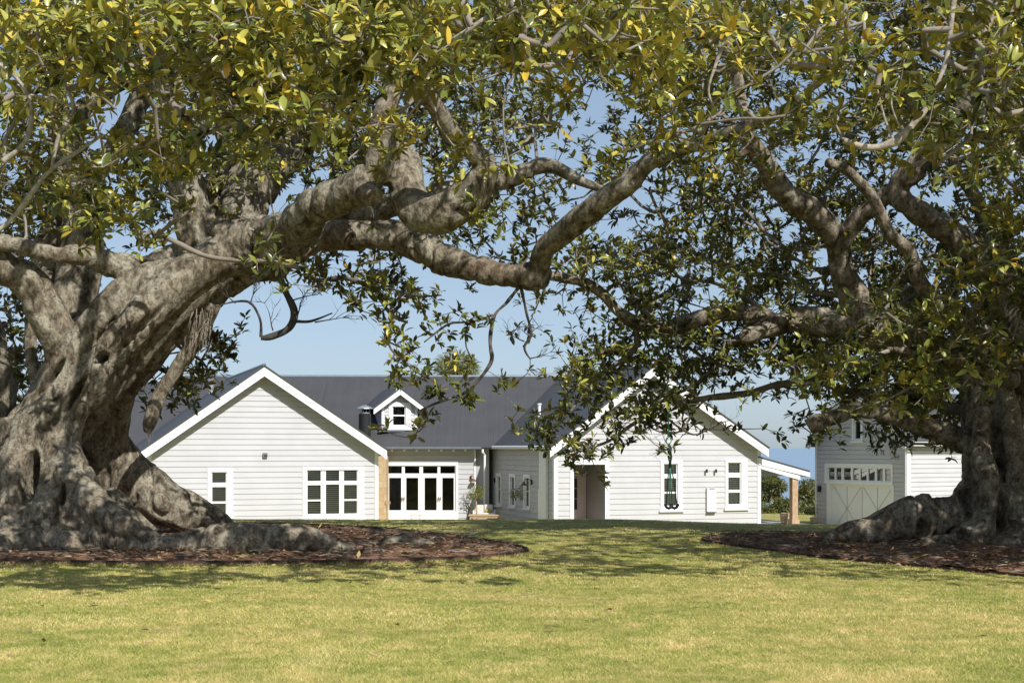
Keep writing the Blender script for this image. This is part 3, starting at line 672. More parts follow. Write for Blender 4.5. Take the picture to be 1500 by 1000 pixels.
for k in (0, 2):
    zm = gt-1.05
    bar(ga+pw*k+.08, gt-.12, ga+pw*(k+1)-.02, zm); bar(ga+pw*(k+2)-.08, gt-.12, ga+pw*(k+1)+.02, zm)
    bar(ga+pw*k+.08, zlo, ga+pw*(k+1)-.02, zm); bar(ga+pw*(k+2)-.08, zlo, ga+pw*(k+1)+.02, zm)
gdm.build('door_brace', M['lining'], gd)
m = MB(); BW.box(m, ga-.22, ga-.02, ZB, gt, -.2, .05); BW.box(m, gb+.02, gb+.16, ZB, gt, -.2, .05); m.build('door_frame', M['trim'], gd)
# gambrel roof
m = MB(); uvs = []; ov = .35; Lb = 9.3
ex = .28; kz = h1/ins
def RP(s, z, o): return BW.pt(s, z+.06, o)
for (e_s, mid_s) in ((sF-ex, sF+ins), (ex, -ins)):
    ze = zE-ex*kz*.9
    roof_slab(m, uvs, RP(e_s, ze, ov), RP(e_s, ze, -Lb), RP(mid_s, zE+h1, -Lb), RP(mid_s, zE+h1, ov), .05)
    roof_slab(m, uvs, RP(mid_s, zE+h1+.001, ov), RP(mid_s, zE+h1+.001, -Lb), RP(-wid/2, apz, -Lb), RP(-wid/2, apz, ov), .05)
br_ = build_roof(m, uvs, 'roof', barn)
m = MB()
for (e_s, mid_s, sg) in ((sF-ex, sF+ins, 1), (ex, -ins, -1)):
    ze = zE-ex*kz*.9; d_ = .20
    m.prism([RP(e_s, ze-.05, ov-.02), RP(mid_s, zE+h1-.05, ov-.02), RP(mid_s+sg*d_, zE+h1-.12, ov-.02), RP(e_s+sg*d_*.9, ze-.12, ov-.02)], -BW.n*.04)
    m.prism([RP(mid_s, zE+h1-.05, ov-.02), RP(-wid/2, apz-.05, ov-.02), RP(-wid/2, apz-.25, ov-.02), RP(mid_s, zE+h1-.27, ov-.02)], -BW.n*.04)
m.build('barge_board', M['trim'], br_)
m = MB(); m.obox(BS.pt(.0, zE-.24, .40), BS.u*9, -BS.n*.05, Vector((0, 0, .05))); m.obox(BS.pt(.0, zE-.1, .02), BS.u*9, BS.n*.36, Vector((0, 0, .04))); m.build('eave_lining', M['lining'], br_)
for s_ in (.95, 1.75, 2.55):
    m = MB(); p = BS.pt(s_, zE-.14, .2); m.tube([p+Vector((0, 0, .05)), p], .012, 6); m.lathe([(.012, 0), (.05, -.03), (.062, -.075), (.045, -.12), (.01, -.14)], p, 10); m.build('eave_bulb', M['bulb'], barn, True)
m = MB(); b = BW.at(1316, 669); m.box(b+BW.n*.04, .07, .07, .1, 0); m.tube([b+BW.n*.06, b+BW.n*.2, b+BW.n*.25-BW.u*.18+Vector((0, 0, -.07))], .03, 8); m.tube([b+BW.n*.06, b+BW.n*.2, b+BW.n*.25+BW.u*.1+Vector((0, 0, -.07))], .03, 8); m.build('spot_lamp', M['cap'], barn)
m = MB(); BW.pbox(m, 1201, 1203.5, 711, 720, 0, .15); m.build('wall_lamp', M['black'], barn)
m = MB(); m.obox(BW.pt(sF, ZB, -2.3), BW.u*wid, -BW.n*.05, Vector((0, 0, 4.6))); m.obox(BW.pt(sF, ZB, -9), BW.u*wid, -BW.n*.05, Vector((0, 0, 4.6))); m.build('inner_wall', M['lining'], barn)
m = MB(); m.obox(BW.pt(sF, ZB, 0), -BW.n*9, BW.u*.05, Vector((0, 0, zE-ZB))); m.build('far_wall', M['siding'], barn)

# ------------------------------------------------------------------ fig trees: limbs
def spline(pts, sub=6):
    """pts (x px, y px, depth, radius px) -> world points and radii along a Catmull-Rom curve"""
    W_ = [np.array([*P(x, y, d), r*d/F]) for x, y, d, r in pts]; n = len(W_); out = []
    for i in range(n-1):
        p0 = W_[max(i-1, 0)]; p1 = W_[i]; p2 = W_[i+1]; p3 = W_[min(i+2, n-1)]
        for t in np.linspace(0, 1, sub, endpoint=False):
            out.append(0.5*((2*p1)+(-p0+p2)*t+(2*p0-5*p1+4*p2-p3)*t*t+(-p0+3*p1-3*p2+p3)*t**3))
    out.append(W_[-1]); o = np.array(out); o[:, 3] = np.maximum(o[:, 3], 0.006); return o
def wiggle(S_, amp, seed, fixed=False):
    q = S_.copy(); n = len(q)
    for k in range(3): q[:, k] += (vnoise(np.stack([S_[:, 0]*1.3+k*9, S_[:, 1]*1.3, S_[:, 2]*1.3], -1), seed+k)-.5)*amp*(1.0 if fixed else S_[:, 3])
    return q

LEFT = [
 ('trunk', [(30,840,30,112),(40,740,30,86),(66,640,30,56),(144,540,30,63),(208,468,30,64),(270,415,29.8,58),(335,377,29.4,52),(392,360,29,46)]),
 ('trunk', [(325,372,28.9,30),(255,418,28.6,30),(190,488,28.5,32),(136,560,28.6,28),(98,625,28.6,24),(92,690,28.4,30),(100,775,27.9,38)]),
 ('trunk', [(260,392,28.9,30),(172,450,28.8,32),(104,540,28.9,34),(58,620,28.7,36),(34,700,28.5,40),(22,795,28.1,44)]),
 ('trunk', [(200,480,29.2,12),(170,520,28.9,16),(110,600,28.7,20),(60,690,28.3,24),(45,780,28,30)]),
 ('trunk', [(285,430,29.4,20),(240,495,29.5,24),(186,560,30.2,20),(158,620,31,22),(152,690,31.5,28),(150,770,32,30)]),
 ('trunk', [(360,385,29.2,16),(300,425,29.0,17),(250,470,29.0,18),(202,525,29.0,15),(160,580,29.1,15),(120,625,29.2,14),(98,665,29.0,14)]),
 ('trunk', [(300,395,29.1,14),(230,440,28.9,16),(165,505,28.9,17),(110,570,28.8,16),(78,635,28.8,16),(66,700,28.3,18)]),
 ('trunk', [(200,430,29.0,15),(140,480,29,15),(85,560,28.9,17),(60,640,28.6,16),(75,720,28.0,18)]),
 ('trunk', [(262,470,30.0,22),(222,512,30.3,28),(170,572,30.8,32),(146,640,31.2,40),(138,720,31.6,46),(140,795,32,44)]),
 ('trunk', [(-10,820,29,60),(0,720,29.4,44),(30,620,29.8,40)]),
 ('root', [(88,640,28.7,24),(104,695,28.2,30),(142,742,27.7,26),(188,770,27.3,19),(228,788,27.1,10),(256,798,27,4)]),
 ('root', [(160,640,31.4,24),(192,700,31.8,36),(240,736,32,33),(285,755,32.2,30),(322,770,32.4,22),(350,782,32.6,9),(370,786,32.6,4)]),
 ('root', [(148,745,29.6,14),(164,732,29.3,19),(190,758,29.1,17),(224,782,29,10)]),
 ('root', [(95,720,28.4,40),(125,768,28.0,34),(168,790,27.5,22),(215,802,27.1,9)]),
 ('root', [(60,770,28.3,52),(100,800,27.8,36),(150,815,27.4,12)]),
 ('root', [(70,760,28.2,44),(95,790,27.6,30),(112,812,27.2,16)]),
 ('root', [(20,770,28.2,54),(10,800,27.5,36),(-20,825,26.8,22)]),
 ('root', [(210,802,26.6,6),(262,793,26.7,16),(320,792,26.8,24),(385,793,26.9,25),(440,792,27,23),(478,798,27,18),(520,808,27,8)]),
 ('root', [(540,800,28.5,4),(575,793,28.6,10),(602,791,28.6,10),(640,800,28.5,4)]),
 ('root', [(425,790,29,10),(452,780,29.2,9),(474,788,29.2,8)]),
 ('limb', [(385,362,29.1,44),(428,342,28.5,37),(452,314,27.8,31),(490,288,27.2,28),(525,272,26.8,27),(552,245,26.6,24),(562,212,26.5,20),(566,160,26.5,17),(600,90,27,15),(660,20,27,14),(700,-80,26,11)]),
 ('stub', [(525,278,26.8,22),(545,286,26.4,17),(552,290,26.3,15)]),
 ('limb', [(398,352,29.4,42),(462,345,29.7,27),(520,342,29.6,23),(580,346,29.5,25),(625,364,29.3,25),(680,389,29,20),(740,401,28.8,20),(785,406,28.6,22),(801,410,28.5,19)]),
 ('limb', [(788,404,28.6,16),(800,366,28.2,17),(830,338,27.8,18),(880,298,27.2,18),(922,268,26.8,17),(950,238,26.5,14),(985,220,26.2,12),(1050,202,25.8,11),(1130,171,25.4,8),(1200,120,25,7),(1260,60,24.6,6)]),
 ('stub', [(950,240,26.5,10),(961,212,26.4,8),(967,182,26.3,5)]),
 ('limb', [(440,332,29.8,24),(500,312,30.2,21),(560,302,30.4,20),(620,292,30.5,19),(690,276,30.6,17),(745,262,30.6,15),(800,242,30.5,11),(850,265,30.4,9),(886,279,30.3,6)]),
 ('limb', [(556,262,27.5,22),(584,230,27.2,25),(594,268,27,27),(608,302,26.8,28),(640,310,26.6,29),(680,296,26.4,28),(704,266,26.3,25),(711,240,26.2,19),(690,222,26.0,16),(660,190,25.6,15),(632,150,25.2,14),(612,118,24.8,13),(602,100,24.4,12),(640,90,24,9),(690,84,23.6,9),(740,68,23.2,8),(800,62,22.8,6),(860,30,22,5)]),
 ('limb', [(300,378,29.4,34),(284,320,29.3,30),(268,270,29.3,27),(262,220,29.2,24),(255,160,29,20),(240,80,28.5,17),(230,0,28,14),(220,-80,27,12)]),
 ('limb', [(330,372,30,34),(366,290,30.5,36),(402,230,31,38),(440,170,31.5,34),(480,110,32,28),(520,40,32,22),(560,-60,32,18)]),
 ('limb', [(300,335,31,30),(330,270,31.5,32),(345,215,32,30),(330,150,32.5,26),(300,60,33,20),(290,-50,33,15)]),
 ('limb', [(60,430,31,30),(90,300,31.5,26),(112,175,32,15),(150,140,32,14),(185,112,32,12),(212,78,32,10),(250,20,32,9),(300,-60,32,8)]),
 ('limb', [(95,320,31,18),(150,240,31.5,15),(190,180,32,17),(222,105,32,17),(250,30,32,14),(280,-60,31,11)]),
 ('limb', [(110,530,30.2,36),(115,430,30.4,34),(118,340,30.6,29),(98,250,30.8,24),(80,150,31,18),(60,0,31,14)]),
 ('limb', [(110,550,29.2,32),(80,482,28.8,28),(50,425,28.5,28),(10,395,28.2,27),(-40,370,27.8,25),(-120,330,27,20),(-200,200,24,15),(-150,0,20,9)]),
 ('limb', [(200,404,29.2,24),(140,379,28.6,17),(80,372,28.2,14),(20,358,27.8,13),(-40,345,27.3,11),(-140,280,26,8)]),
 ('trunk', [(-45,840,31.5,50),(-22,700,31.5,38),(-10,600,31.5,34),(-25,500,31.6,34),(-80,400,31.8,30),(-150,250,31,22),(-200,50,29,14)]),
 ('aerial_root', [(48,455,30.3,10),(45,520,30.2,9),(56,570,30.1,9),(70,610,30,12)]),
 ('aerial_root', [(308,440,29.3,18),(290,490,29.4,14),(266,530,29.5,12),(245,560,29.5,10),(229,590,29.5,11),(220,618,29.5,10),(216,634,29.5,5)]),
 ('limb', [(230,0,28,14),(300,-120,24,12),(380,-200,20,9),(450,-250,17,6)]),
 ('limb', [(240,60,28.5,13),(150,-100,23,10),(100,-150,18,7)]),
 ('limb', [(520,40,32,18),(650,-80,27,13),(760,-150,22,9),(850,-200,18,6)]),
]
RIGHT = [
 ('trunk', [(1492,840,31,98),(1482,750,31,86),(1474,695,31,72),(1462,640,31,52),(1470,580,31.3,56),(1492,520,31.6,56)]),
 ('trunk', [(1545,840,31.5,90),(1532,700,31.5,80),(1520,560,31.8,70),(1500,460,32,50)]),
 ('trunk', [(1425,650,30.4,16),(1432,700,30.3,22),(1455,760,30.1,30),(1470,800,29.8,34)]),
 ('trunk', [(1440,600,30.2,14),(1436,660,29.8,16),(1450,720,29.5,20),(1438,785,29.2,18)]),
 ('trunk', [(1486,560,30.3,16),(1480,620,30.0,16),(1494,690,29.6,18),(1480,770,29.2,20)]),
 ('root', [(1462,722,30.6,58),(1405,757,30.2,44),(1350,762,30,38),(1312,768,30,30),(1278,777,30,20),(1240,781,30,15),(1206,786,30,8)]),
 ('root', [(1470,770,30,44),(1410,794,29.2,24),(1362,802,28.8,16),(1330,808,28.6,6)]),
 ('root', [(1500,790,30,46),(1470,822,28.4,26),(1440,836,27.6,10)]),
 ('limb', [(1442,655,31,38),(1408,644,30.8,23),(1372,629,30.6,17),(1332,616,30.4,14),(1290,604,30.2,12),(1255,600,30,11.5),(1220,611,29.8,11.5),(1192,621,29.6,13),(1184,625,29.6,10)]),
 ('limb', [(1480,470,31.8,34),(1450,398,31.5,24),(1405,352,31.2,20),(1360,320,31,19),(1320,292,30.8,18),(1313,272,30.8,17),(1335,250,30.6,20),(1366,215,30.5,20),(1400,180,30.4,17),(1430,100,30,13),(1450,-20,30,10),(1550,-200,24,8)]),
 ('limb', [(1450,560,31.5,30),(1350,508,31.8,30),(1264,478,32,31),(1249,440,32,25),(1236,395,31.8,19),(1224,350,31.5,18),(1190,308,31,19),(1150,281,30.5,18),(1120,240,30,16),(1100,212,29.6,14),(1089,195,29.4,11)]),
 ('stub', [(1098,218,29.6,9),(1080,226,29.5,7),(1064,231,29.4,5)]),
 ('limb', [(1234,354,31.5,13),(1250,329,31.4,14),(1276,305,31.2,15),(1304,280,31,15)]),
 ('limb', [(1264,478,32,28),(1210,470,32,23),(1170,470,32,21),(1130,480,31.8,17),(1098,491,31.6,14),(1084,499,31.6,9)]),
 ('limb', [(1142,474,32,14),(1090,460,32.2,13),(1050,458,32.4,13),(1010,470,32.5,13),(970,482,32.6,13),(932,474,32.6,11),(905,455,32.5,9),(880,428,32.4,8),(850,414,32.3,8),(803,404,32.2,7)]),
 ('limb', [(1450,500,30.6,18),(1408,458,30.4,14),(1366,437,30.2,12),(1340,400,30,11),(1331,366,29.8,10),(1306,344,29.6,10),(1285,302,29.4,10),(1262,272,29.2,9),(1236,247,29,8),(1210,238,28.8,8)]),
 ('limb', [(1480,410,32.5,20),(1450,332,32.3,14),(1428,288,32.2,10),(1405,258,32,9),(1390,215,31.8,8),(1380,180,31.6,6)]),
 ('limb', [(1430,100,30,12),(1350,-80,26,10),(1280,-150,22,7)]),
 ('limb', [(1520,500,32,40),(1560,300,31,28),(1600,100,29,18),(1620,-100,26,12)]),
 ('limb', [(1560,310,31,20),(1500,200,27,12),(1440,60,26,11),(1405,15,25.5,10),(1395,30,25.3,7)]),
 ('limb', [(1500,560,31,22),(1450,545,28,11),(1380,520,26,8),(1300,512,25,5)]),
 ('limb', [(1100,212,29.6,9),(1080,120,30,9),(1060,30,30,8),(1040,-80,30,7)]),
]
# thin branches, too slim to merge into the remeshed wood: plain tubes
LTHIN = [
 [(-10,340,16.6,5),(32,308,16.6,5),(80,256,16.6,5),(120,224,16.6,4),(150,200,16.6,3)],
 [(80,252,16.6,4),(86,200,16.6,4),(106,160,16.6,4),(76,100,16.6,4),(56,60,16.6,3),(52,12,16.6,3),(40,-60,16.6,4)],
 [(106,160,16.6,3),(62,145,16.6,2.5),(20,137,16.6,2)],
 [(0,240,16.6,6),(36,208,16.6,5),(42,152,16.6,4),(20,110,16.6,4),(-20,80,16.6,4)],
 [(218,344,27,6),(280,372,26.8,6),(340,380,26.7,6),(424,390,26.5,5),(470,400,26.4,3)],
 [(260,206,15.6,2.5),(304,196,15.6,3),(340,180,15.6,3.5),(380,164,15.6,4),(420,138,15.6,4.5),(452,116,15.6,5),(500,92,15.6,5),(560,100,15.6,5),(600,110,15.6,5)],
 [(500,92,15.6,5),(540,84,15.6,6),(590,95,15.6,6),(640,70,15.6,5),(700,40,15.6,5),(760,10,15.6,5)],
 [(410,395,28.6,9),(420,425,28.6,8),(433,455,28.6,8),(426,474,28.6,8),(400,486,28.6,7),(384,489,28.6,5)],
 [(384,487,28.6,4),(382,465,28.6,3.5),(366,446,28.6,3),(345,444,28.6,2.5),(318,452,28.6,1.5)],
 [(436,468,28.6,4),(461,472,28.6,3),(490,462,28.6,1.5)],
 [(445,395,28,4),(470,408,27.6,5),(505,410,27.4,5),(540,420,27.2,5),(556,440,27,5),(575,458,26.9,4),(598,469,26.8,3)],
 [(562,455,27,3),(566,475,27,3),(576,505,26.8,2.5),(592,525,26.6,2)],
 [(505,410,27.4,3),(560,425,27,3),(600,432,26.6,2.5),(650,428,26.3,2)],
 [(755,424,28.6,5),(738,445,28,4),(722,462,27.6,4),(720,500,27.2,4),(714,535,27,4),(688,572,26.8,3.5),(650,592,26.5,3),(615,607,26.3,2.5)],
 [(720,460,27.6,3),(695,465,27.4,3),(660,470,27,2.5),(620,500,26.8,2)],
 [(757,424,28.6,4),(768,460,28.6,3),(776,490,28.6,3),(766,508,28.6,3),(775,525,28.6,2)],
 [(650,592,26.5,2.5),(640,565,26.4,2),(610,545,26.3,2),(590,525,26.2,1.5)],
 [(300,470,30.5,5),(310,500,30.4,3),(322,520,30.3,2)],
 [(235,540,31.5,5),(262,556,31.3,3),(290,560,31.2,2)],
]
RTHIN = [
 [(1420,600,32,14),(1300,580,32.5,10),(1200,565,33,9),(1100,572,33,8),(1045,580,33,7),(1000,588,33,6.5),(966,584,33,6),(940,608,33,5),(910,628,33,4.5),(870,650,33,3.5),(830,662,33,2.5)],
 [(932,475,32.6,8),(936,500,32.8,7),(915,525,33,6),(880,555,33,5),(850,580,33,4),(820,610,33,3),(792,635,33,2.5)],
 [(966,584,33,3),(985,615,33,3),(1020,638,33,2),(1060,620,33,1.5)],
 [(1035,582,33,3),(1000,630,33,2.5),(970,632,33,2),(935,610,33,1.5)],
 [(1100,460,32.2,6),(1080,500,32.6,5),(1050,530,33,5),(1010,560,33,4),(975,580,33,3)],
 [(1015,468,32.5,5),(1000,500,32.8,4),(1035,520,33,4),(1090,545,33,3)],
 [(1236,205,17.2,5),(1270,212,17.2,7),(1305,201,17.2,8.5),(1335,174,17.2,6.5),(1355,150,17.2,5),(1385,70,17.2,5),(1410,-20,17.2,6),(1430,-120,17.2,8)],
 [(1305,200,17.2,3),(1290,165,17.2,2.5),(1280,130,17.2,2)],
 [(1320,190,17.2,2.5),(1300,150,17.2,2),(1310,115,17.2,1.5)],
 [(1014,226,23,5),(1020,212,23,5),(1036,190,23,4),(1048,160,23,3),(1040,130,23,3),(1060,60,23,4),(1080,-60,23,5)],
 [(1020,212,23,2.5),(1055,170,22.8,2),(1090,155,22.6,1.5)],
 [(1300,512,25,5),(1260,520,24.6,4),(1230,540,24.4,3),(1210,560,24.3,2)],
 [(1380,520,26,5),(1350,555,25,4),(1310,580,24.6,3),(1270,590,24.4,2)],
 [(1380,520,26,5),(1340,480,25,4),(1290,460,24.6,3)],
 [(1450,545,28,6),(1430,480,26,5),(1450,400,25,4),(1470,330,24.5,3)],
 [(1500,200,27,6),(1470,150,24,5),(1465,90,23,4),(1450,40,22.6,3)],
 [(1150,472,32,6),(1100,440,32.5,5),(1060,420,33,4),(1010,410,33.4,3),(960,400,33.6,2.5)],
 [(1249,440,32,6),(1190,430,32.6,5),(1130,405,33,4),(1080,400,33.4,3),(1040,380,33.6,2)],
 [(1236,395,31.8,5),(1190,395,32.6,4),(1140,360,33,4),(1090,330,33.2,3),(1040,320,33.4,2)],
 [(1262,478,32,6),(1330,440,32.5,5),(1400,400,33,4)],
 [(1224,350,31.5,5),(1150,360,32.5,4),(1050,290,33,4),(980,330,33.4,2.5)],
]
def build_wood(root, chains, mat, voxel, seed, hollows=()):
    base = ORG[root.name]; mbv = MB(); samp = []; labs = []
    for k, (nm, pts) in enumerate(chains):
        S_ = wiggle(spline(pts), 0.35 if nm == 'limb' else 0.25, seed+k)
        mbv.tube(S_[:, :3], S_[:, 3], 14); samp.append(S_); labs.append(np.full(len(S_), k))
    me = bpy.data.meshes.new('tmp'); me.from_pydata(mbv.v, [], mbv.f); o = bpy.data.objects.new('tmp', me); C.objects.link(o)
    md = o.modifiers.new('r', 'REMESH'); md.mode = 'VOXEL'; md.voxel_size = voxel; md.adaptivity = 0
    ms = o.modifiers.new('s', 'SMOOTH'); ms.factor = 0.5; ms.iterations = 3
    dg = bpy.context.evaluated_depsgraph_get(); ev = o.evaluated_get(dg); m2 = bpy.data.meshes.new_from_object(ev)
    n = len(m2.vertices); V = np.empty(n*3, np.float32); m2.vertices.foreach_get('co', V); V = V.reshape(-1, 3).astype(float)
    N = np.empty(n*3, np.float32); m2.vertices.foreach_get('normal', N); N = N.reshape(-1, 3)
    nf = len(m2.polygons); Fc = np.empty(nf*4, np.int32); m2.loops.foreach_get('vertex_index', Fc); Fc = Fc.reshape(-1, 4)
    bpy.data.objects.remove(o); bpy.data.meshes.remove(m2); bpy.data.meshes.remove(me)
    SP = np.concatenate(samp); LB = np.concatenate(labs)
    near = np.empty(n, int); rad = np.empty(n)
    for a in range(0, n, 20000):
        q = V[a:a+20000]; d = np.sqrt(((q[:, None, :]-SP[None, :, :3])**2).sum(-1))/SP[None, :, 3]
        j = d.argmin(1); near[a:a+20000] = LB[j]; rad[a:a+20000] = SP[j, 3]
    # bark relief: long flutes on the trunk, knots and rings on the limbs
    r1 = fbm(V*np.array([1.5, 1.5, 0.5]), seed+3, 3)-.5; r2 = 1-np.abs(fbm(V*np.array([3.2, 3.2, 1.0]), seed+5, 3)*2-1); r3 = fbm(V*6.5, seed+8, 3)-.5
    r4 = 1-np.abs(vnoise(V*np.array([2.2, 2.2, 0.7])+r1[:, None]*1.5, seed+11)*2-1)
    am = np.clip(rad, 0.05, 1.3); lim = np.where(rad < .62, .45, 1.0)
    disp = lim*np.clip(am*.36, 0, .30)*r1*1.4-np.clip(am*.20, 0, .17)*np.clip(r4-.70, 0, 1)*3.3+np.clip(am*.10, 0, .05)*(r2-.6)+np.clip(am*.10, 0, .03)*r3*1.5*lim
    V = V+N*disp[:, None]
    for hx, hy, hd, rx, ry, tilt, push in hollows:      # dark hollows and folds between the strands
        c = np.array(P(hx, hy, hd)); q = V-c; ct, st = math.cos(R(tilt)), math.sin(R(tilt))
        a_ = (q[:, 0]*ct+q[:, 2]*st)/(rx*hd/F); b_ = (-q[:, 0]*st+q[:, 2]*ct)/(ry*hd/F)
        wq = np.clip(1-(a_**2+b_**2), 0, 1)**1.3*(np.abs(q[:, 1]) < 1.6)*np.clip(.35-N[:, 1], 0, 1)/1.35
        V = V+np.array([0, 1, 0])*(push*wq)[:, None]
    fl = near[Fc[:, 0]]; counts = {}
    trunk_ids = [k for k, c in enumerate(chains) if c[0] == 'trunk']
    for k in trunk_ids[1:]: fl[fl == k] = trunk_ids[0]
    # a stub belongs to the limb before it
    for k, c in enumerate(chains):
        if c[0] == 'stub': fl[fl == k] = fl_prev
        else: fl_prev = k
    objs = []
    for k in sorted(set(fl.tolist())):
        q = Fc[fl == k]; u = np.unique(q); rm = np.zeros(n, int); rm[u] = np.arange(len(u))
        me = np_mesh(chains[k][0], V[u]-np.array(base), 4, rm[q])
        objs.append(link(chains[k][0], me, mat, root, True))
    return SP
figL = thing('fig_tree', 'huge left fig tree with leaning fluted trunk, spreading roots and a long low limb', 'tree', tuple(P(60, 790, 30)))
figR = thing('fig_tree', 'second fig tree, right of the barn, dark trunk with a thick root reaching left', 'tree', tuple(P(1480, 790, 31)))
SKL = build_wood(figL, LEFT, M['bark'], 0.036, 100, [(48,700,28.2,14,44,-6,1.3), (100,735,28.2,6,34,-10,.6), (164,528,28.9,11,8,30,.8), (112,585,28.7,8,50,-36,.7), (78,560,28.8,8,46,-36,.6), (215,490,28.9,6,60,-44,.4), (160,490,28.9,6,50,-44,.4)])
SKR = build_wood(figR, RIGHT, M['bark2'], 0.036, 200, [(1425,730,29.6,16,26,30,.7), (1400,785,29.5,14,14,0,.6), (1466,755,29.3,9,40,-5,.8), (1350,775,29.6,10,16,20,.5), (1490,560,30.2,10,50,8,.8)])
M['shadedtwig'] = plain('shaded_twig_bark', (0.105, 0.088, 0.072), 0.88, 0.4, 8, 0.2, 0, 0.5, 30)  # darker copy of the twig bark, shade painted into the colour
M['sunlitbark'] = plain('sunlit_branch_bark', (0.33, 0.29, 0.24), 0.85, 0.45, 14, 0.2, 0, 0.7, 25)  # lighter bark copy, sunlight on the front branches painted in
def thin_parts(root, thin, mat, seed, dead=(), pale=(), dark=()):
    base = np.array(ORG[root.name]); out = []
    for k, pts in enumerate(thin):
        S_ = wiggle(spline([(a, b, c, d*(.72 if k in pale else .62)) for a, b, c, d in pts], 7), .22, seed, True); out.append(S_)
        rr = S_[:, 3]*(.72+.6*vnoise(S_[:, :3]*4.5, 77)); m = MB(); m.tube(S_[:, :3], rr, 9); m.build('dead_branch' if k in dead else 'branch', M['deadbark'] if k in dead else (M['sunlitbark'] if k in pale else M['shadedtwig'] if k in dark else mat), root, True)
    return np.concatenate(out)
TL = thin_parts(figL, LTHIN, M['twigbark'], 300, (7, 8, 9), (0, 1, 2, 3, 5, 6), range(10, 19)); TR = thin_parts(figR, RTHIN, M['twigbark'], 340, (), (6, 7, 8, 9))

# ------------------------------------------------------------------ leaves
def leaf_mesh(pos, axis, up, ln, wd, bend, tint, name, mat, root, detail=True):
    """one folded, drooping blade per row; all leaves of a crown become one mesh"""
    n = len(pos); axis = axis/np.linalg.norm(axis, axis=1, keepdims=True)
    side = np.cross(axis, up); side /= np.maximum(np.linalg.norm(side, axis=1, keepdims=True), 1e-6); nor = np.cross(side, axis)
    ts = [0.0, 0.2, 0.52, 0.82, 1.0] if detail else [0.0, 0.5, 1.0]; ws = [0.06, 0.36, 0.5, 0.34, 0.0] if detail else [0.05, 0.5, 0.0]
    rows = []
    for t, w_ in zip(ts, ws):
        c = pos+axis*(ln*t)[:, None]-nor*(ln*bend*t*t)[:, None]
        if w_ == 0: rows.append([c])
        else:
            e = side*(wd*w_)[:, None]; lift = nor*(wd*w_*.35)[:, None]
            rows.append([c-e+lift, c, c+e+lift])
    V = np.stack([p for r in rows for p in r], 1); k = V.shape[1]
    b = np.arange(n)[:, None]*k
    if detail: quads = np.array([[0, 1, 4, 3], [1, 2, 5, 4], [3, 4, 7, 6], [4, 5, 8, 7], [6, 7, 10, 9], [7, 8, 11, 10]]); tris = np.array([[9, 10, 12], [10, 11, 12]])
    else: quads = np.array([[0, 1, 4, 3], [1, 2, 5, 4]]); tris = np.array([[3, 4, 6], [4, 5, 6]])
    q = (b[:, :, None]+quads[None]).reshape(-1, 4); t = (b[:, :, None]+tris[None]).reshape(-1, 3)
    Fc = np.concatenate([q.ravel(), t.ravel()]); cnt = np.concatenate([np.full(len(q), 4), np.full(len(t), 3)])
    base = np.array(ORG[root.name]) if root is not None else np.zeros(3)
    me = np_mesh(name, V.reshape(-1, 3)-base, cnt, Fc)
    attr_f(me, 'tint', np.concatenate([np.repeat(tint, len(quads)), np.repeat(tint, len(tris))]))
    return link(name, me, mat, root, True)
def rosettes(cp, cdir, n_lo, n_hi, ln_lo, ln_hi, tint_c, yellow, r):
    """leaves spread around the tip of each twig"""
    k = r.integers(n_lo, n_hi+1, len(cp)); i = np.repeat(np.arange(len(cp)), k); n = len(i)
    d = cdir[i]; ref = np.where(np.abs(d[:, 2:3]) > .9, np.array([[1., 0, 0]]), np.array([[0, 0, 1.]]))
    a = np.cross(d, ref); a /= np.linalg.norm(a, axis=1, keepdims=True); b = np.cross(d, a)
    ph = r.uniform(0, 2*np.pi, n); sp = r.uniform(.35, 1.35, n)
    ax = d*np.cos(sp)[:, None]+(a*np.cos(ph)[:, None]+b*np.sin(ph)[:, None])*np.sin(sp)[:, None]
    ax = ax+np.array([0, 0, -.04])+r.normal(0, .12, (n, 3)); ax /= np.linalg.norm(ax, axis=1, keepdims=True)
    up = np.array([[0, 0, 1.]])*.8+d*.6+r.normal(0, .35, (n, 3))
    ln = r.uniform(ln_lo, ln_hi, n); wd = ln*r.uniform(.34, .45, n)
    pos = cp[i]-d*(r.uniform(0, .13, n))[:, None]+ax*.025
    tint = np.clip(tint_c[i]+r.normal(0, .19, n), 0, .93)
    yl = r.random(n) < yellow[i]; tint[yl] = r.uniform(.88, 1.0, yl.sum())
    return pos, ax, up, ln, wd, r.uniform(.05, .4, n), tint

NEAR = """
999999998887777788888743545566
889988775655545556653344434444
433034455321110123333443334443
320006743222111112222333223333
323344432221111111111111112333
434432200000001111000000000034
013331000000001100000000000045
000000011100000000000000000055
000000000000000000000000000344
000000000000000000000000366654
000000000000000000000000466664
000000000000000000000000124442
000000000000000000000000000110
000000000000000000000000000000
"""
FAR = """
888888888877666666666777766777
887788887766555566656667666677
882045777756555545655666667777
880047777765555555544445555666
776666777776564454444455456666
764433555544443322256666643466
664322344322244501226777653466
553212223222112235777776767777
310000000222332233777776777777
510000100001111113676656677777
510004300001210034566667777777
510022000000110233443456777776
200000000000200223212223444442
000000000000000013100000000000
"""
def grid_clusters(txt, kmul, depth_fn, r, thr, fs, seed):
    pts = []
    for j, row in enumerate(txt.strip().split('\n')):
        for i, ch in enumerate(row):
            g = int(ch)
            for _ in range(r.poisson(g*kmul)):
                x = (i+r.random())*50; y = (j+r.random())*50; d = depth_fn(x, y, r)
                pts.append((*P(x, y, d), x, y, g))
    p = np.array(pts); nz = fbm(p[:, :3]*fs, seed, 2)
    return p[nz > thr-(p[:, 5]-5)*.02]
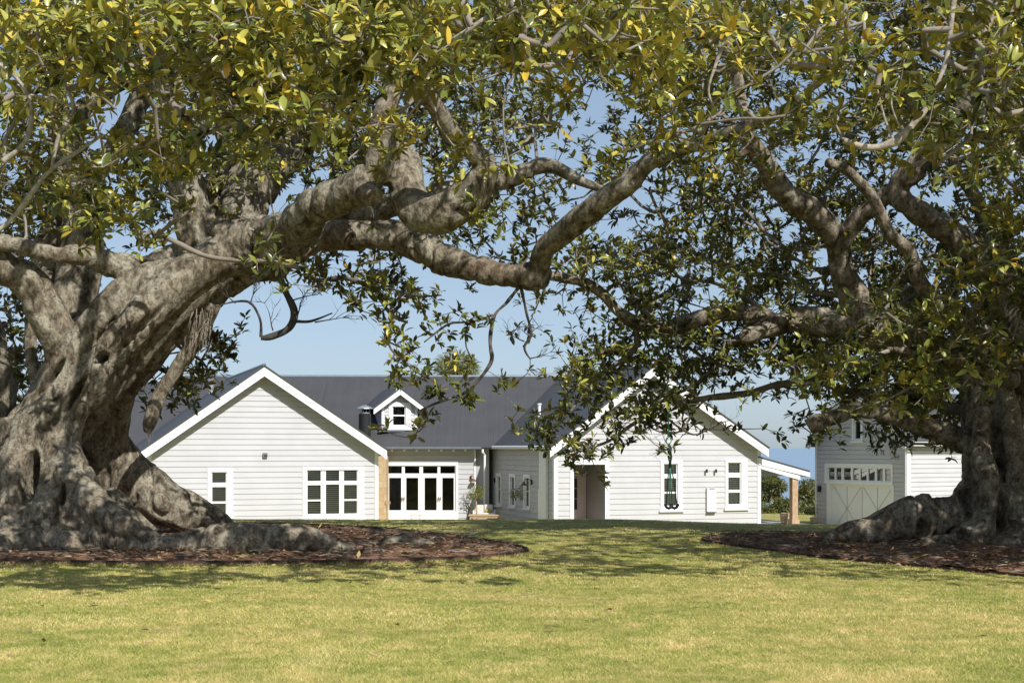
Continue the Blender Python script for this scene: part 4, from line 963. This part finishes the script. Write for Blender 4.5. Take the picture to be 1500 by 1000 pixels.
def clump(p, k, sd, r):
    c = r.poisson(k, len(p))+1; i = np.repeat(np.arange(len(p)), c); q = p[i].copy(); q[:, :3] += r.normal(0, 1, (len(q), 3))*sd*np.array([1, 1, .7]); return q
def near_depth(x, y, r):
    if y < 150: lo, hi = 14.5, 21.5
    elif x < 400 and y < 330: lo, hi = 18, 25
    elif x > 1150: lo, hi = (17.5, 25) if y < 250 else (22.5, 27.5)
    else: lo, hi = 20, 26.5
    if y > 400: lo, hi = 23.5, 27.5
    return r.uniform(lo, hi)
def far_depth(x, y, r):
    if 350 < x < 860 and 300 < y < 440: return r.uniform(30.6, 34)
    if x < 700: return r.uniform(28.5, 37) if y < 330 else (r.uniform(31.5, 35) if x < 350 else r.uniform(26.5, 29))
    if x < 850 and y > 400: return r.uniform(28, 34)
    if y > 480: return r.uniform(31.5, 35)
    return r.uniform(31, 39)
r1 = np.random.default_rng(5)
pn = grid_clusters(NEAR, .92, near_depth, r1, .45, .8, 41)
pn = clump(pn, 4.6, .22, r1)
pf = grid_clusters(FAR, 2.05, far_depth, r1, .41, .85, 43)
pf = clump(pf, 3.6, .27, r1)
# crown above and beside the picture (it shades the limbs and the lawn)
def shell(n, cx, cy, rx, ry, ztop, r, seed, thr):
    a = r.uniform(0, 2*np.pi, n); q = np.sqrt(r.random(n)); X = cx+rx*q*np.cos(a); Y = cy+ry*q*np.sin(a)
    h = ztop*np.sqrt(np.clip(1-q**2*.86, 0, 1)); Z = h-r.random(n)**1.3*6.5
    p = np.stack([X, Y, Z], -1); px = CX+F*X/Y; py = HY-F*Z/Y
    out = (py < -15) | (px < -20) | (px > 1520); out &= (py < 560) & (Y > 14.5) & (Z < 4.7+(Y-15.2)*.9) & (Z > 3)
    p = p[out]; nz = fbm(p*.5, seed, 2); return p[nz > thr]
def skirt(n, x0, x1, y0, y1, z0, z1, r, seed, thr):  # unseen low foliage added outside the frame to shade the right trunk
    p = np.stack([r.uniform(x0, x1, n), r.uniform(y0, y1, n), r.uniform(z0, z1, n)], -1); px = CX+F*p[:, 0]/p[:, 1]
    p = p[(px > 1545) | (px < -45)]; return p[fbm(p*.5, seed, 2) > thr]
sL = shell(15500, -8.5, 27, 16, 13.5, 13.5, r1, 51, .505)
sR = shell(22000, 12.5, 29, 15, 14, 13, r1, 57, .465)
sR = np.concatenate([sR, skirt(7000, 9.5, 21, 19.5, 29, 1.0, 6.5, r1, 58, .36)])
def side_of(p): return np.where(p[:, 3] < 1000, 0, 1)
sn = side_of(pn); sf = np.where(pf[:, 3] < 760+np.clip(300-pf[:, 4], 0, 300)*.5, 0, 1)
# sprays hung on named thin branches
def spray(thin, frac, per_m, sd, r):
    S_ = spline(thin, 10); n = len(S_); k0 = int(n*frac); out = []
    for q in S_[k0:]:
        for _ in range(r.poisson(per_m)): out.append(q[:3]+r.normal(0, sd, 3)*np.array([1, 1.0, .8])+np.array([0, 0, -.03]))
    return np.array(out).reshape(-1, 3)
spL = np.concatenate([spray(LTHIN[10], .1, .5, .25, r1), spray(LTHIN[11], .3, .5, .2, r1), spray(LTHIN[12], .2, .55, .25, r1), spray(LTHIN[13], .62, .5, .2, r1), spray(LTHIN[14], .2, .5, .22, r1),
                      spray(LTHIN[16], .2, .5, .18, r1), spray(LTHIN[4], .55, .6, .2, r1), spray(LTHIN[17], .2, 1.2, .22, r1), spray(LTHIN[18], .1, 1.2, .25, r1), spray(LTHIN[0], .5, .5, .25, r1), spray(LTHIN[5], 0, .5, .3, r1), spray(LTHIN[6], 0, .7, .35, r1)])
spR = np.concatenate([spray(RTHIN[0], .35, .7, .32, r1), spray(RTHIN[1], .1, .85, .32, r1), spray(RTHIN[4], .2, .9, .3, r1), spray(RTHIN[5], .2, .9, .3, r1), spray(RTHIN[9], .2, .6, .25, r1),
                      spray(RTHIN[11], 0, 1.2, .35, r1), spray(RTHIN[12], 0, 1.2, .35, r1), spray(RTHIN[13], 0, 1.0, .35, r1), spray(RTHIN[14], 0, 1.0, .4, r1), spray(RTHIN[15], .1, .9, .4, r1), spray(RTHIN[6], .3, .5, .3, r1)])
def crown(root, skel, near, far, shellp, sp, seed, label):
    r = np.random.default_rng(seed)
    kind = np.concatenate([np.zeros(len(near)), np.ones(len(far)), np.full(len(shellp), 2), np.full(len(sp), 3)])
    pts = np.concatenate([near[:, :3], far[:, :3], shellp, sp])
    # grow twigs: each leaf tip joins the nearest wood already there
    sk = skel[:, :3]
    dm = np.empty(len(pts)); 
    for a in range(0, len(pts), 2000): dm[a:a+2000] = np.sqrt(((pts[a:a+2000, None]-sk[None])**2).sum(-1)).min(1)
    od = np.argsort(dm); cap = len(sk)+len(pts)*14; nodes = np.empty((cap, 3), np.float32); nodes[:len(sk)] = sk; m = len(sk)
    par = np.full(cap, -1); tips = np.empty(len(pts), int); pdir = np.empty((len(pts), 3))
    for i in od:
        p = pts[i]; d2 = ((nodes[:m]-p)**2).sum(1); j = int(d2.argmin()); q = nodes[j].astype(float); L = math.sqrt(d2[j])
        k = max(1, min(12, int(L/.28))); mid = (p+q)/2+r.normal(0, .13, 3)*L+np.array([0, 0, -.06*L]); last = j
        for t in range(1, k+1):
            s = t/k; x = q*(1-s)**2+mid*2*s*(1-s)+p*s*s
            if t < k: x = x+r.normal(0, .02, 3)
            nodes[m] = x; par[m] = last; last = m; m += 1
        tips[i] = last; dv = p-(nodes[par[last]] if par[last] >= 0 else q); dv = np.array(dv, float)
        pdir[i] = dv/max(np.linalg.norm(dv), 1e-6)
    cnt = np.zeros(m); cnt[tips] += 1
    for i in range(m-1, len(sk)-1, -1): cnt[par[i]] += cnt[i]
    e = np.arange(len(sk), m); A = nodes[par[e]].astype(float); B = nodes[e].astype(float)
    rb = np.minimum(.0056*cnt[e]**.5, .038); pa = par[e]; ra = np.where(pa >= len(sk), np.minimum(.0056*np.maximum(cnt[pa], 1)**.5, .038), rb*1.15); ra = np.minimum(ra, rb*1.5)
    t = B-A; t /= np.maximum(np.linalg.norm(t, axis=1, keepdims=True), 1e-6)
    u = np.cross(t, np.array([[.31, .77, .55]])); u /= np.maximum(np.linalg.norm(u, axis=1, keepdims=True), 1e-6); v = np.cross(t, u); ns = 5
    an = 2*np.pi*np.arange(ns)/ns; ring = u[:, None]*np.cos(an)[None, :, None]+v[:, None]*np.sin(an)[None, :, None]
    V = np.concatenate([A[:, None]+ring*ra[:, None, None], (B+t*.01)[:, None]+ring*rb[:, None, None]], 1)
    b = np.arange(len(e))[:, None]*2*ns; jj = np.arange(ns); qd = np.stack([jj, (jj+1) % ns, ns+(jj+1) % ns, ns+jj], -1)
    me = np_mesh('twig', V.reshape(-1, 3)-np.array(ORG[root.name]), 4, (b[:, :, None]+qd[None]).reshape(-1, 4))
    tw = link('twig', me, M['twigbark'], root, True); tag(tw, kind='stuff')
    dirn = pdir*.6+np.array([[.08, -.30, .55]])+r.normal(0, .3, (len(pts), 3)); dirn /= np.linalg.norm(dirn, axis=1, keepdims=True)
    # colour: random clump tone, with sunlight painted in as lighter near and high leaves
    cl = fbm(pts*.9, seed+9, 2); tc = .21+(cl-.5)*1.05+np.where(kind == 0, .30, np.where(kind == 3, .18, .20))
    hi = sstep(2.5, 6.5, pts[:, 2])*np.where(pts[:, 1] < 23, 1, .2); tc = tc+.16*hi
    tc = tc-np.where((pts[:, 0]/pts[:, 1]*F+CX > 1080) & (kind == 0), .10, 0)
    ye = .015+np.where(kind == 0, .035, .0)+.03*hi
    near_m = (kind == 0) | (kind == 3)
    a1 = rosettes(pts[near_m], dirn[near_m], 6, 11, .13, .23, tc[near_m], ye[near_m], r)
    a2 = rosettes(pts[~near_m], dirn[~near_m], 5, 9, .145, .22, tc[~near_m], ye[~near_m], r)
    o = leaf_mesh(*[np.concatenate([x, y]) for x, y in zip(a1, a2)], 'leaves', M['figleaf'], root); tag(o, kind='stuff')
    return len(a1[0])+len(a2[0])
nL = crown(figL, np.concatenate([SKL, TL]), pn[sn == 0], pf[sf == 0], sL, spL, 21, '')
nR = crown(figR, np.concatenate([SKR, TR]), pn[sn == 1], pf[sf == 1], sR, spR, 22, '')
print('LEAVES', nL, nR)
# bare twigs of the dead branch
def bare(root, starts, seed, base):
    r = random.Random(seed)
    def grow(p, d, L, rad, lv):
        pts = [p]; q = p.copy(); n = 5
        for k in range(n):
            d = (d+Vector((r.gauss(0, .16), r.gauss(0, .1), r.gauss(0, .16)+.05))).normalized(); q = q+d*L/n; pts.append(q.copy())
        m.tube(pts, [rad*(1-.8*k/n) for k in range(n+1)], 5)
        if lv > 0:
            for k in range(r.randint(3, 5)):
                grow(pts[r.randint(1, n)], (d+Vector((r.uniform(-1.1, 1.1), r.uniform(-.4, .4), r.uniform(-.5, 1)))).normalized(), L*r.uniform(.45, .75), rad*.5, lv-1)
    for (x, y, d_, dx, dz, L) in starts:
        m = MB(); grow(P(x, y, d_), Vector((dx, 0, dz)).normalized(), L, .016, 2); m.build('dead_twig', M['deadbark'], root, True)
bare(figL, [(461, 472, 28.6, 1, .3, .7), (436, 462, 28.6, .6, 1, .6), (420, 425, 28.6, -.8, .6, .5), (366, 446, 28.6, .2, 1, .5), (400, 484, 28.6, -.2, 1, .6), (345, 444, 28.6, -.6, .5, .4), (428, 440, 28.6, 1, .2, .7)], 3, None)
bare(figL, [(775, 525, 28.6, 1, .2, .45), (768, 500, 28.6, -.8, .2, .5), (766, 508, 28.6, .5, .6, .4)], 4, None)
bare(figR, [(1020, 638, 33, 1, .3, .8), (985, 615, 33, -.3, -1, .6), (1000, 632, 33, -.6, .1, .8)], 5, None)
# frayed end of the hanging root
m = MB()
for k in range(40):
    p = P(random.uniform(212, 222), random.uniform(600, 634), 29.5+random.uniform(-.12, .12)); m.tube([p, p+Vector((random.gauss(0, .04), random.gauss(0, .04), -random.uniform(.1, .28)))], [.008, .003], 4)
for k in range(60):
    p = P(random.uniform(280, 312), random.uniform(440, 500), 29.1+random.uniform(-.25, .1)); m.tube([p, p+Vector((random.gauss(-.04, .05), random.gauss(0, .05), -random.uniform(.1, .4)))], [.012, .003], 4)
m.build('root_fibre', M['timber'] if False else M['twigbark'], figL)

# ------------------------------------------------------------------ grass and litter
r = np.random.default_rng(77)
n = 1050000
Y = 1/np.sqrt(r.uniform(1/40.0**2, 1/10.2**2, n)); X = r.uniform(-1, 1, n)*(.385*Y+4.5)
k = ~(inside(bedL, X, Y) | inside(bedR, X, Y)); X, Y = X[k], Y[k]; Z = gz(X, Y); n = len(X)
tf = fbm(np.stack([X*1.1, Y*1.1, X*0], -1), 61, 3); h = r.uniform(.012, .034, n)*(.6+tf*.9); wv = r.uniform(.0022, .0042, n)*(Y/13)
jb = r.integers(0, len(bedL), 9000); e1_ = bedL[jb]+(bedL[(jb+1) % len(bedL)]-bedL[jb])*r.random((9000, 1)); nn = (e1_-bedL.mean(0)); nn /= np.linalg.norm(nn, axis=1, keepdims=True); e1_ = e1_+nn*(.04+np.abs(r.normal(0, .05, (9000, 1))))
X = np.concatenate([X, e1_[:, 0]]); Y = np.concatenate([Y, e1_[:, 1]]); Z = gz(X, Y); tf = np.concatenate([tf, r.random(9000)]); h = np.concatenate([h, r.uniform(.03, .085, 9000)]); wv = np.concatenate([wv, r.uniform(.004, .008, 9000)]); n = len(X)
a = r.uniform(0, 2*np.pi, n); le = r.normal(0, 1.0, (n, 2))*h[:, None]
b0 = np.stack([X-np.cos(a)*wv, Y-np.sin(a)*wv, Z-.004], -1); b1 = np.stack([X+np.cos(a)*wv, Y+np.sin(a)*wv, Z-.004], -1); tp_ = np.stack([X+le[:, 0], Y+le[:, 1], Z+h], -1)
me = np_mesh('grass', np.stack([b0, b1, tp_], 1).reshape(-1, 3), 3, np.arange(n*3)); attr_f(me, 'tint', np.clip(r.normal(.42, .24, n)+(tf-.5)*.8, 0, 1))
tag(link('grass', me, M['blade']), 'short mown lawn grass with straw coloured patches', 'grass', kind='stuff')
def litter(name, n, X, Y, z0, lo, hi, wr, seed, tl, th):
    r = np.random.default_rng(seed); n = len(X); a = r.uniform(0, 2*np.pi, n); ax = np.stack([np.cos(a), np.sin(a), r.normal(.05, .22, n)], -1)
    ln = r.uniform(lo, hi, n); return leaf_mesh(np.stack([X, Y, z0], -1), ax, np.stack([r.normal(0, .35, n), r.normal(0, .35, n), np.ones(n)], -1), ln, ln*r.uniform(*wr, n), r.uniform(-.2, .3, n), r.uniform(tl, th, n), name, M['litter'], None, False)
def in_bed(poly, n, r):
    out = []
    while sum(map(len, out)) < n:
        x0, y0 = poly.min(0); x1, y1 = poly.max(0); q = np.stack([r.uniform(max(x0, -16), min(x1, 16), n), r.uniform(y0, y1, n)], -1); out.append(q[inside(poly, q[:, 0], q[:, 1])])
    return np.concatenate(out)[:n]
for poly, hh, lab, nn in ((bedL, .07, 'brown leaf litter and twigs lying on the left mulch bed', 9000), (bedR, .05, 'brown leaf litter and twigs lying on the right mulch bed', 8000)):
    q = in_bed(poly, nn, r); zz = gz(q[:, 0], q[:, 1])+hh*.55+.16*(fbm(np.stack([q[:, 0]*.8, q[:, 1]*.8, q[:, 0]*0], -1), 5)-.45)+.03
    o = litter('leaf_litter', nn, q[:, 0], q[:, 1], zz, .07, .2, (.12, .45), 91, 0, .97); tag(o, lab, 'leaf litter', kind='stuff')
    q = in_bed(poly, 500, r); m = MB()
    for x, y in q:
        z = float(gz(x, y))+hh*.55+.05; a = random.uniform(0, 6.28); L = random.uniform(.15, .7); d = Vector((math.cos(a), math.sin(a), random.gauss(.02, .08)))
        p = Vector((x, y, z)); m.tube([p, p+d*L*.5+Vector((random.gauss(0, .04), random.gauss(0, .04), .01)), p+d*L], [.012, .011, .006], 5)
    tag(m.build('fallen_twig', M['twigbark'], None, True), lab.replace('leaf litter and twigs', 'fallen twigs and sticks'), 'twigs', kind='stuff')
X = np.concatenate([r.uniform(-8, 9, 300), r.uniform(-9, 0, 500), r.uniform(3, 11, 400)]); Y = np.concatenate([r.uniform(13, 37, 300), 24.2-np.abs(r.normal(0, .5, 500)), np.zeros(400)])
jb = r.integers(0, len(bedR), 400); Y[-400:] = bedR[jb, 1]-np.abs(r.normal(0, .5, 400)); X[-400:] = bedR[jb, 0]+r.normal(0, .3, 400); k = ~(inside(bedL, X, Y) | inside(bedR, X, Y)); X, Y = X[k], Y[k]
o = litter('fallen_leaves', 0, X, Y, gz(X, Y)+.03, .06, .14, (.3, .45), 93, .5, 1.0); tag(o, 'dry fig leaves scattered over the lawn', 'fallen leaves', kind='stuff')

# ------------------------------------------------------------------ garden furniture and small things by the house
def small_leaves(root, blobs, n, lo, hi, mat, seed, radial=False, tm=.5):
    r = np.random.default_rng(seed); ps = []; ax = []
    for (c, rx, rz, wgt) in blobs:
        k = int(n*wgt); v = r.normal(0, 1, (k, 3)); v /= np.linalg.norm(v, axis=1, keepdims=True); q = r.random(k)**(1/3 if not radial else .5)
        q = q*(.75+.5*vnoise(v*2.2+seed, seed)); ps.append(np.array(c)+v*q[:, None]*np.array([rx, rx, rz])*(.8 if radial else 1)); ax.append(v+(0 if radial else 1)*r.normal(0, .7, (k, 3))+np.array([0, 0, -.15]))
    p = np.concatenate(ps); a = np.concatenate(ax); m_ = len(p); ln = r.uniform(lo, hi, m_)
    up = np.array([[0, 0, 1.]])+r.normal(0, .5, (m_, 3)); t = np.clip(tm+(fbm(p*2.5, seed, 2)-.5)*.9+r.normal(0, .15, m_), 0, 1)
    o = leaf_mesh(p, a, up, ln, ln*r.uniform(.22, .4, m_)*(0.35 if radial else 1), r.uniform(.05, .4, m_), t, 'leaves', M[mat], root, False); tag(o, kind='stuff')
def stick(root, pts, rad, mat, name='trunk'):
    m = MB(); m.tube(pts, rad, 8); return m.build(name, M[mat], root, True)
# lemon standards
D = 62.0
t = thing('lemon_tree', 'clipped lemon ball on a stem beside the glazed doors and sofa', 'small tree', (P(699, 0, D).x, D, -3.35), 'lemon standards on the terrace')
stick(t, [P(699, 766, D), P(698, 745, D), P(698, 722, D)], [.03, .025, .02], 'timber', 'stem'); small_leaves(t, [(P(698, 721, D), .34, .33, .85), (P(688, 726, D), .14, .12, .15)], 750, .06, .11, 'lemonleaf', 31)
D = 61.5
t = thing('lemon_tree', 'two-lobed lemon ball on a thin stem before the narrow windows', 'small tree', (P(769, 0, D).x, D, -3.35), 'lemon standards on the terrace')
stick(t, [P(769, 766, D), P(769, 745, D), P(768, 722, D)], [.03, .025, .02], 'timber', 'stem'); small_leaves(t, [(P(768, 721, D), .30, .34, .7), (P(754, 724, D), .2, .2, .3)], 800, .06, .11, 'lemonleaf', 32)
D = 62.6
t = thing('olive_shrub', 'loose grey green shrub left of the sofa against the wall', 'shrub', (P(685, 0, D).x, D, -3.35))
for k in range(5): stick(t, [P(686, 766, D), P(685+random.uniform(-8, 8), 745, D), P(684+random.uniform(-13, 13), 728, D)], [.02, .014, .006], 'twigbark', 'stem')
small_leaves(t, [(P(684, 735, D), .36, .42, 1)], 420, .06, .12, 'oliveleaf', 33)
# sofa, cushion, low table, bench
D = 62.0
def rbox(m, x0, x1, y0, y1, d, dep): m.obox(P(x0, y1, d), (P(x1, y1, d)-P(x0, y1, d)), (0, dep, 0), P(x0, y0, d)-P(x0, y1, d))
def softbox(root, name, mat, x0, x1, y0, y1, d, dep, bev=.05):
    m = MB(); rbox(m, x0, x1, y0, y1, d, dep); o = m.build(name, M[mat], root, True); b = o.modifiers.new('b', 'BEVEL'); b.width = bev; b.segments = 3; return o
t = thing('outdoor_sofa', 'pale grey cushioned outdoor sofa between the lemon trees', 'sofa', (P(708, 0, D).x, D, -3.35))
softbox(t, 'backrest', 'cushion', 695, 708.5, 739, 752, D+.55, .2); softbox(t, 'backrest', 'cushion', 709, 722, 738.5, 752, D+.55, .2); softbox(t, 'seat', 'cushion', 693, 724, 751, 757, D, .75)
softbox(t, 'armrest', 'cushion', 692, 695, 747, 758, D, .8); softbox(t, 'armrest', 'cushion', 723, 726, 747, 758, D, .8)
m = MB(); rbox(m, 692.5, 725.5, 757.5, 761, D+.02, .75); m.build('frame', M['teak'], t)
for x in (694, 723):
    for e in (.03, .68): m = MB(); rbox(m, x, x+1.8, 761, 768, D+e, .06); m.build('leg', M['teak'], t)
t = thing('cushion', 'mustard yellow cushion leaning on the sofa seat', 'cushion', tuple(P(717, 751, D+.3)))
o = softbox(t, 'cover', 'mustard', 710.5, 720, 745.5, 751.4, D+.28, .16, .06)
D = 60.6
t = thing('low_table', 'low weathered slatted timber table in front of the sofa', 'table', (P(712, 0, D).x, D, -3.35))
for k in range(6): m = MB(); m.obox(P(686, 755.5, D)+Vector((0, k*.13, 0)), (P(736, 755.5, D)-P(686, 755.5, D)), (0, .11, 0), (0, 0, .05)); m.build('slat', M['teak'], t)
m = MB(); m.obox(P(688, 758.5, D)+Vector((0, .04, 0)), (P(734, 0, D)-P(688, 0, D)), (0, .05, 0), (0, 0, .08)); m.build('rail', M['teak'], t)
for x in (688, 732):
    for e in (.03, .66): m = MB(); rbox(m, x, x+2, 757.2, 768, D+e, .07); m.build('leg', M['teak'], t)
D = 62.5
t = thing('garden_stool', 'small white bench standing low before the glazed doors', 'bench', (P(608, 0, D).x, D, -3.35))
m = MB(); m.obox(P(600.5, 755, D), (P(616.5, 755, D)-P(600.5, 755, D)), (0, .34, 0), (0, 0, .05)); m.build('seat', M['cushion'], t)
for x in (601.5, 614.2):
    for e in (.03, .26): m = MB(); rbox(m, x, x+1.5, 755.1, 769, D+e, .05); m.build('leg', M['cushion'], t)
m = MB(); rbox(m, 602, 615.6, 757.8, 759, D+.02, .03); m.build('rail', M['cushion'], t)
# barrel planter and shrub by the barn
p = RW.at(1151, 768, -.9); p.z = -3.31
t = thing('barrel_planter', 'half wine barrel planter beside the timber porch post', 'planter', tuple(p))
m = MB(); m.lathe([(.19, 0), (.24, .2), (.255, .46), (.225, .46), (.21, .38), (.02, .38)], p, 20); m.build('barrel', M['timber'], t)
for z, rr in ((.06, .213), (.36, .256)): m = MB(); m.lathe([(rr, z), (rr+.006, z), (rr+.008, z+.04), (rr, z+.04)], p, 20); m.build('hoop', M['steel'], t)
D = 62.5; zb = float(gz(P(1200, 0, D).x, D))
t = thing('potted_shrub', 'dark leaved shrub in a pale pot at the barn corner', 'potted plant', (P(1197, 0, D).x, D, zb))
m = MB(); m.lathe([(.16, 0), (.26, .1), (.30, .34), (.26, .34), (.24, .28), (.02, .28)], (P(1196, 0, D).x, D, zb), 16); m.build('pot', M['terracotta'], t)
stick(t, [Vector((P(1196, 0, D).x, D, zb+.25)), P(1196, 755, D), P(1199, 742, D)], [.03, .02, .01], 'twigbark', 'stem'); small_leaves(t, [(P(1199, 744, D), .26, .26, .7), (P(1193, 750, D), .16, .15, .3)], 260, .08, .16, 'gumleaf', 35)
# rope swing hanging from the right fig's long limb
D = 32.55; px = lambda x, y, e=0: P(x, y, D+e)
t = thing('rope_swing', 'green rope swing with a black seat hanging before the right gable', 'swing', tuple(px(982, 742)))
m = MB(); m.tube([px(975, 470), px(976, 520), px(978.5, 600), px(979.5, 640)], .016, 6); m.tube([px(970, 478, -.2), px(975, 466, -.28), px(981, 480, -.2), px(976, 494, 0), px(970, 486, .1)], .016, 6); m.build('rope', M['rope'], t, True)
m = MB(); c = px(979.8, 645); m.tube([c+Vector((.055*math.cos(a)*(1+.2*math.sin(2*a)), .03*math.sin(3*a), .075*math.sin(a))) for a in np.linspace(0, 11, 40)], .013, 6); m.build('knot', M['rope'], t, True)
m = MB(); m.tube([px(980, 650), px(980.5, 656), px(981, 668)], [.02, .06, .035], 8); m.tube([px(981, 656), px(979, 668), px(982, 684)], .02, 6); m.tube([px(981.5, 656), px(983.5, 668), px(981.5, 684)], .02, 6); m.build('swing_hanger', M['darkrope'], t, True)
for a, b, mat in ((976, 739, 'darkrope'), (981, 743, 'rope'), (984.5, 743, 'rope'), (991.5, 738, 'darkrope')):
    m = MB(); m.tube([px(981, 668), px((981+a)/2, 700, .03), px(a, b)], .013, 6); m.build('rope', M[mat], t, True)
for c_, w_ in ((979.5, 5.5), (988, 5.2)):
    m = MB(); m.tube([px(c_-w_, 738.5), px(c_-w_*.6, 742.5, -.05), px(c_, 744.2, -.07), px(c_+w_*.6, 742.5, -.05), px(c_+w_, 738.5)], .034, 8); m.build('seat', M['rubber'], t, True)

# ------------------------------------------------------------------ trees far behind
def gum(label, x, base_y, d, blobs, n, seed, tm, name='gum_tree', grp='gum trees behind the house'):
    c = P(x, 0, d); zb = float(gz(c.x, d)); t = thing(name, label, 'tree', (c.x, d, zb), grp); r = random.Random(seed)
    top = P(x, blobs[0][1]-4, d); mid = Vector((c.x+r.uniform(-.2, .2), d, (zb+top.z)/2)); stick(t, [Vector((c.x, d, zb-.3)), mid, top], [.16, .11, .05], 'louvre')
    for (bx, by, br, rz_) in blobs: stick(t, [mid.lerp(top, r.uniform(0, .6)), P((bx+x)/2+r.uniform(-2, 2), by+4, d), P(bx, by-2, d)], [.07, .05, .02], 'louvre', 'limb')
    tot = sum(b[2]**2 for b in blobs)
    small_leaves(t, [(P(bx, by, d+r.uniform(-.5, .5)), br/F*d, rz_/F*d, br**2/tot) for bx, by, br, rz_ in blobs], int(n*2.4), .14, .30, 'gumleaf', seed, False, tm)
gum('grey green gum tree seen under the porch roof beside the house wall', 1130, 760, 92, [(1126, 704, 16, 9), (1140, 712, 12, 9), (1116, 722, 12, 12), (1132, 726, 12, 8)], 1500, 61, .5)
gum('olive green gum tree between porch post and barn', 1186, 760, 90, [(1186, 716, 15, 13), (1176, 728, 11, 10), (1196, 732, 12, 12), (1184, 742, 14, 8)], 1800, 62, .62)
gum('low dark bushy tree just left of the porch post', 1148, 762, 86, [(1146, 741, 14, 12), (1136, 748, 14, 9), (1158, 744, 11, 12), (1122, 750, 12, 8)], 1700, 63, .45)
gum('twiggy pale tree close to the barn corner', 1190, 762, 84, [(1187, 750, 12, 9), (1176, 752, 10, 7), (1198, 748, 10, 9)], 500, 64, .6)
gum('tall dark tree hidden behind the porch and gable', 1100, 760, 98, [(1104, 716, 16, 12), (1090, 726, 16, 12), (1112, 736, 12, 12)], 900, 65, .35)
D = 86.0; c = P(670, 537, D); zb = float(gz(c.x, D))
t = thing('spiky_tree', 'round yellow green spiky tree crown rising behind the roof ridge', 'tree', (c.x, D, zb))
stick(t, [Vector((c.x, D, zb-.2)), Vector((c.x+.1, D, (c.z+zb)/2)), c], [.22, .18, .14], 'twigbark'); small_leaves(t, [(c, 1.45, 1.05, .5), (c+Vector((.5, 0, -.2)), 1.0, .8, .25), (c+Vector((-.6, 0, -.2)), .9, .8, .25)], 3600, .26, .46, 'spikeleaf', 71, True)
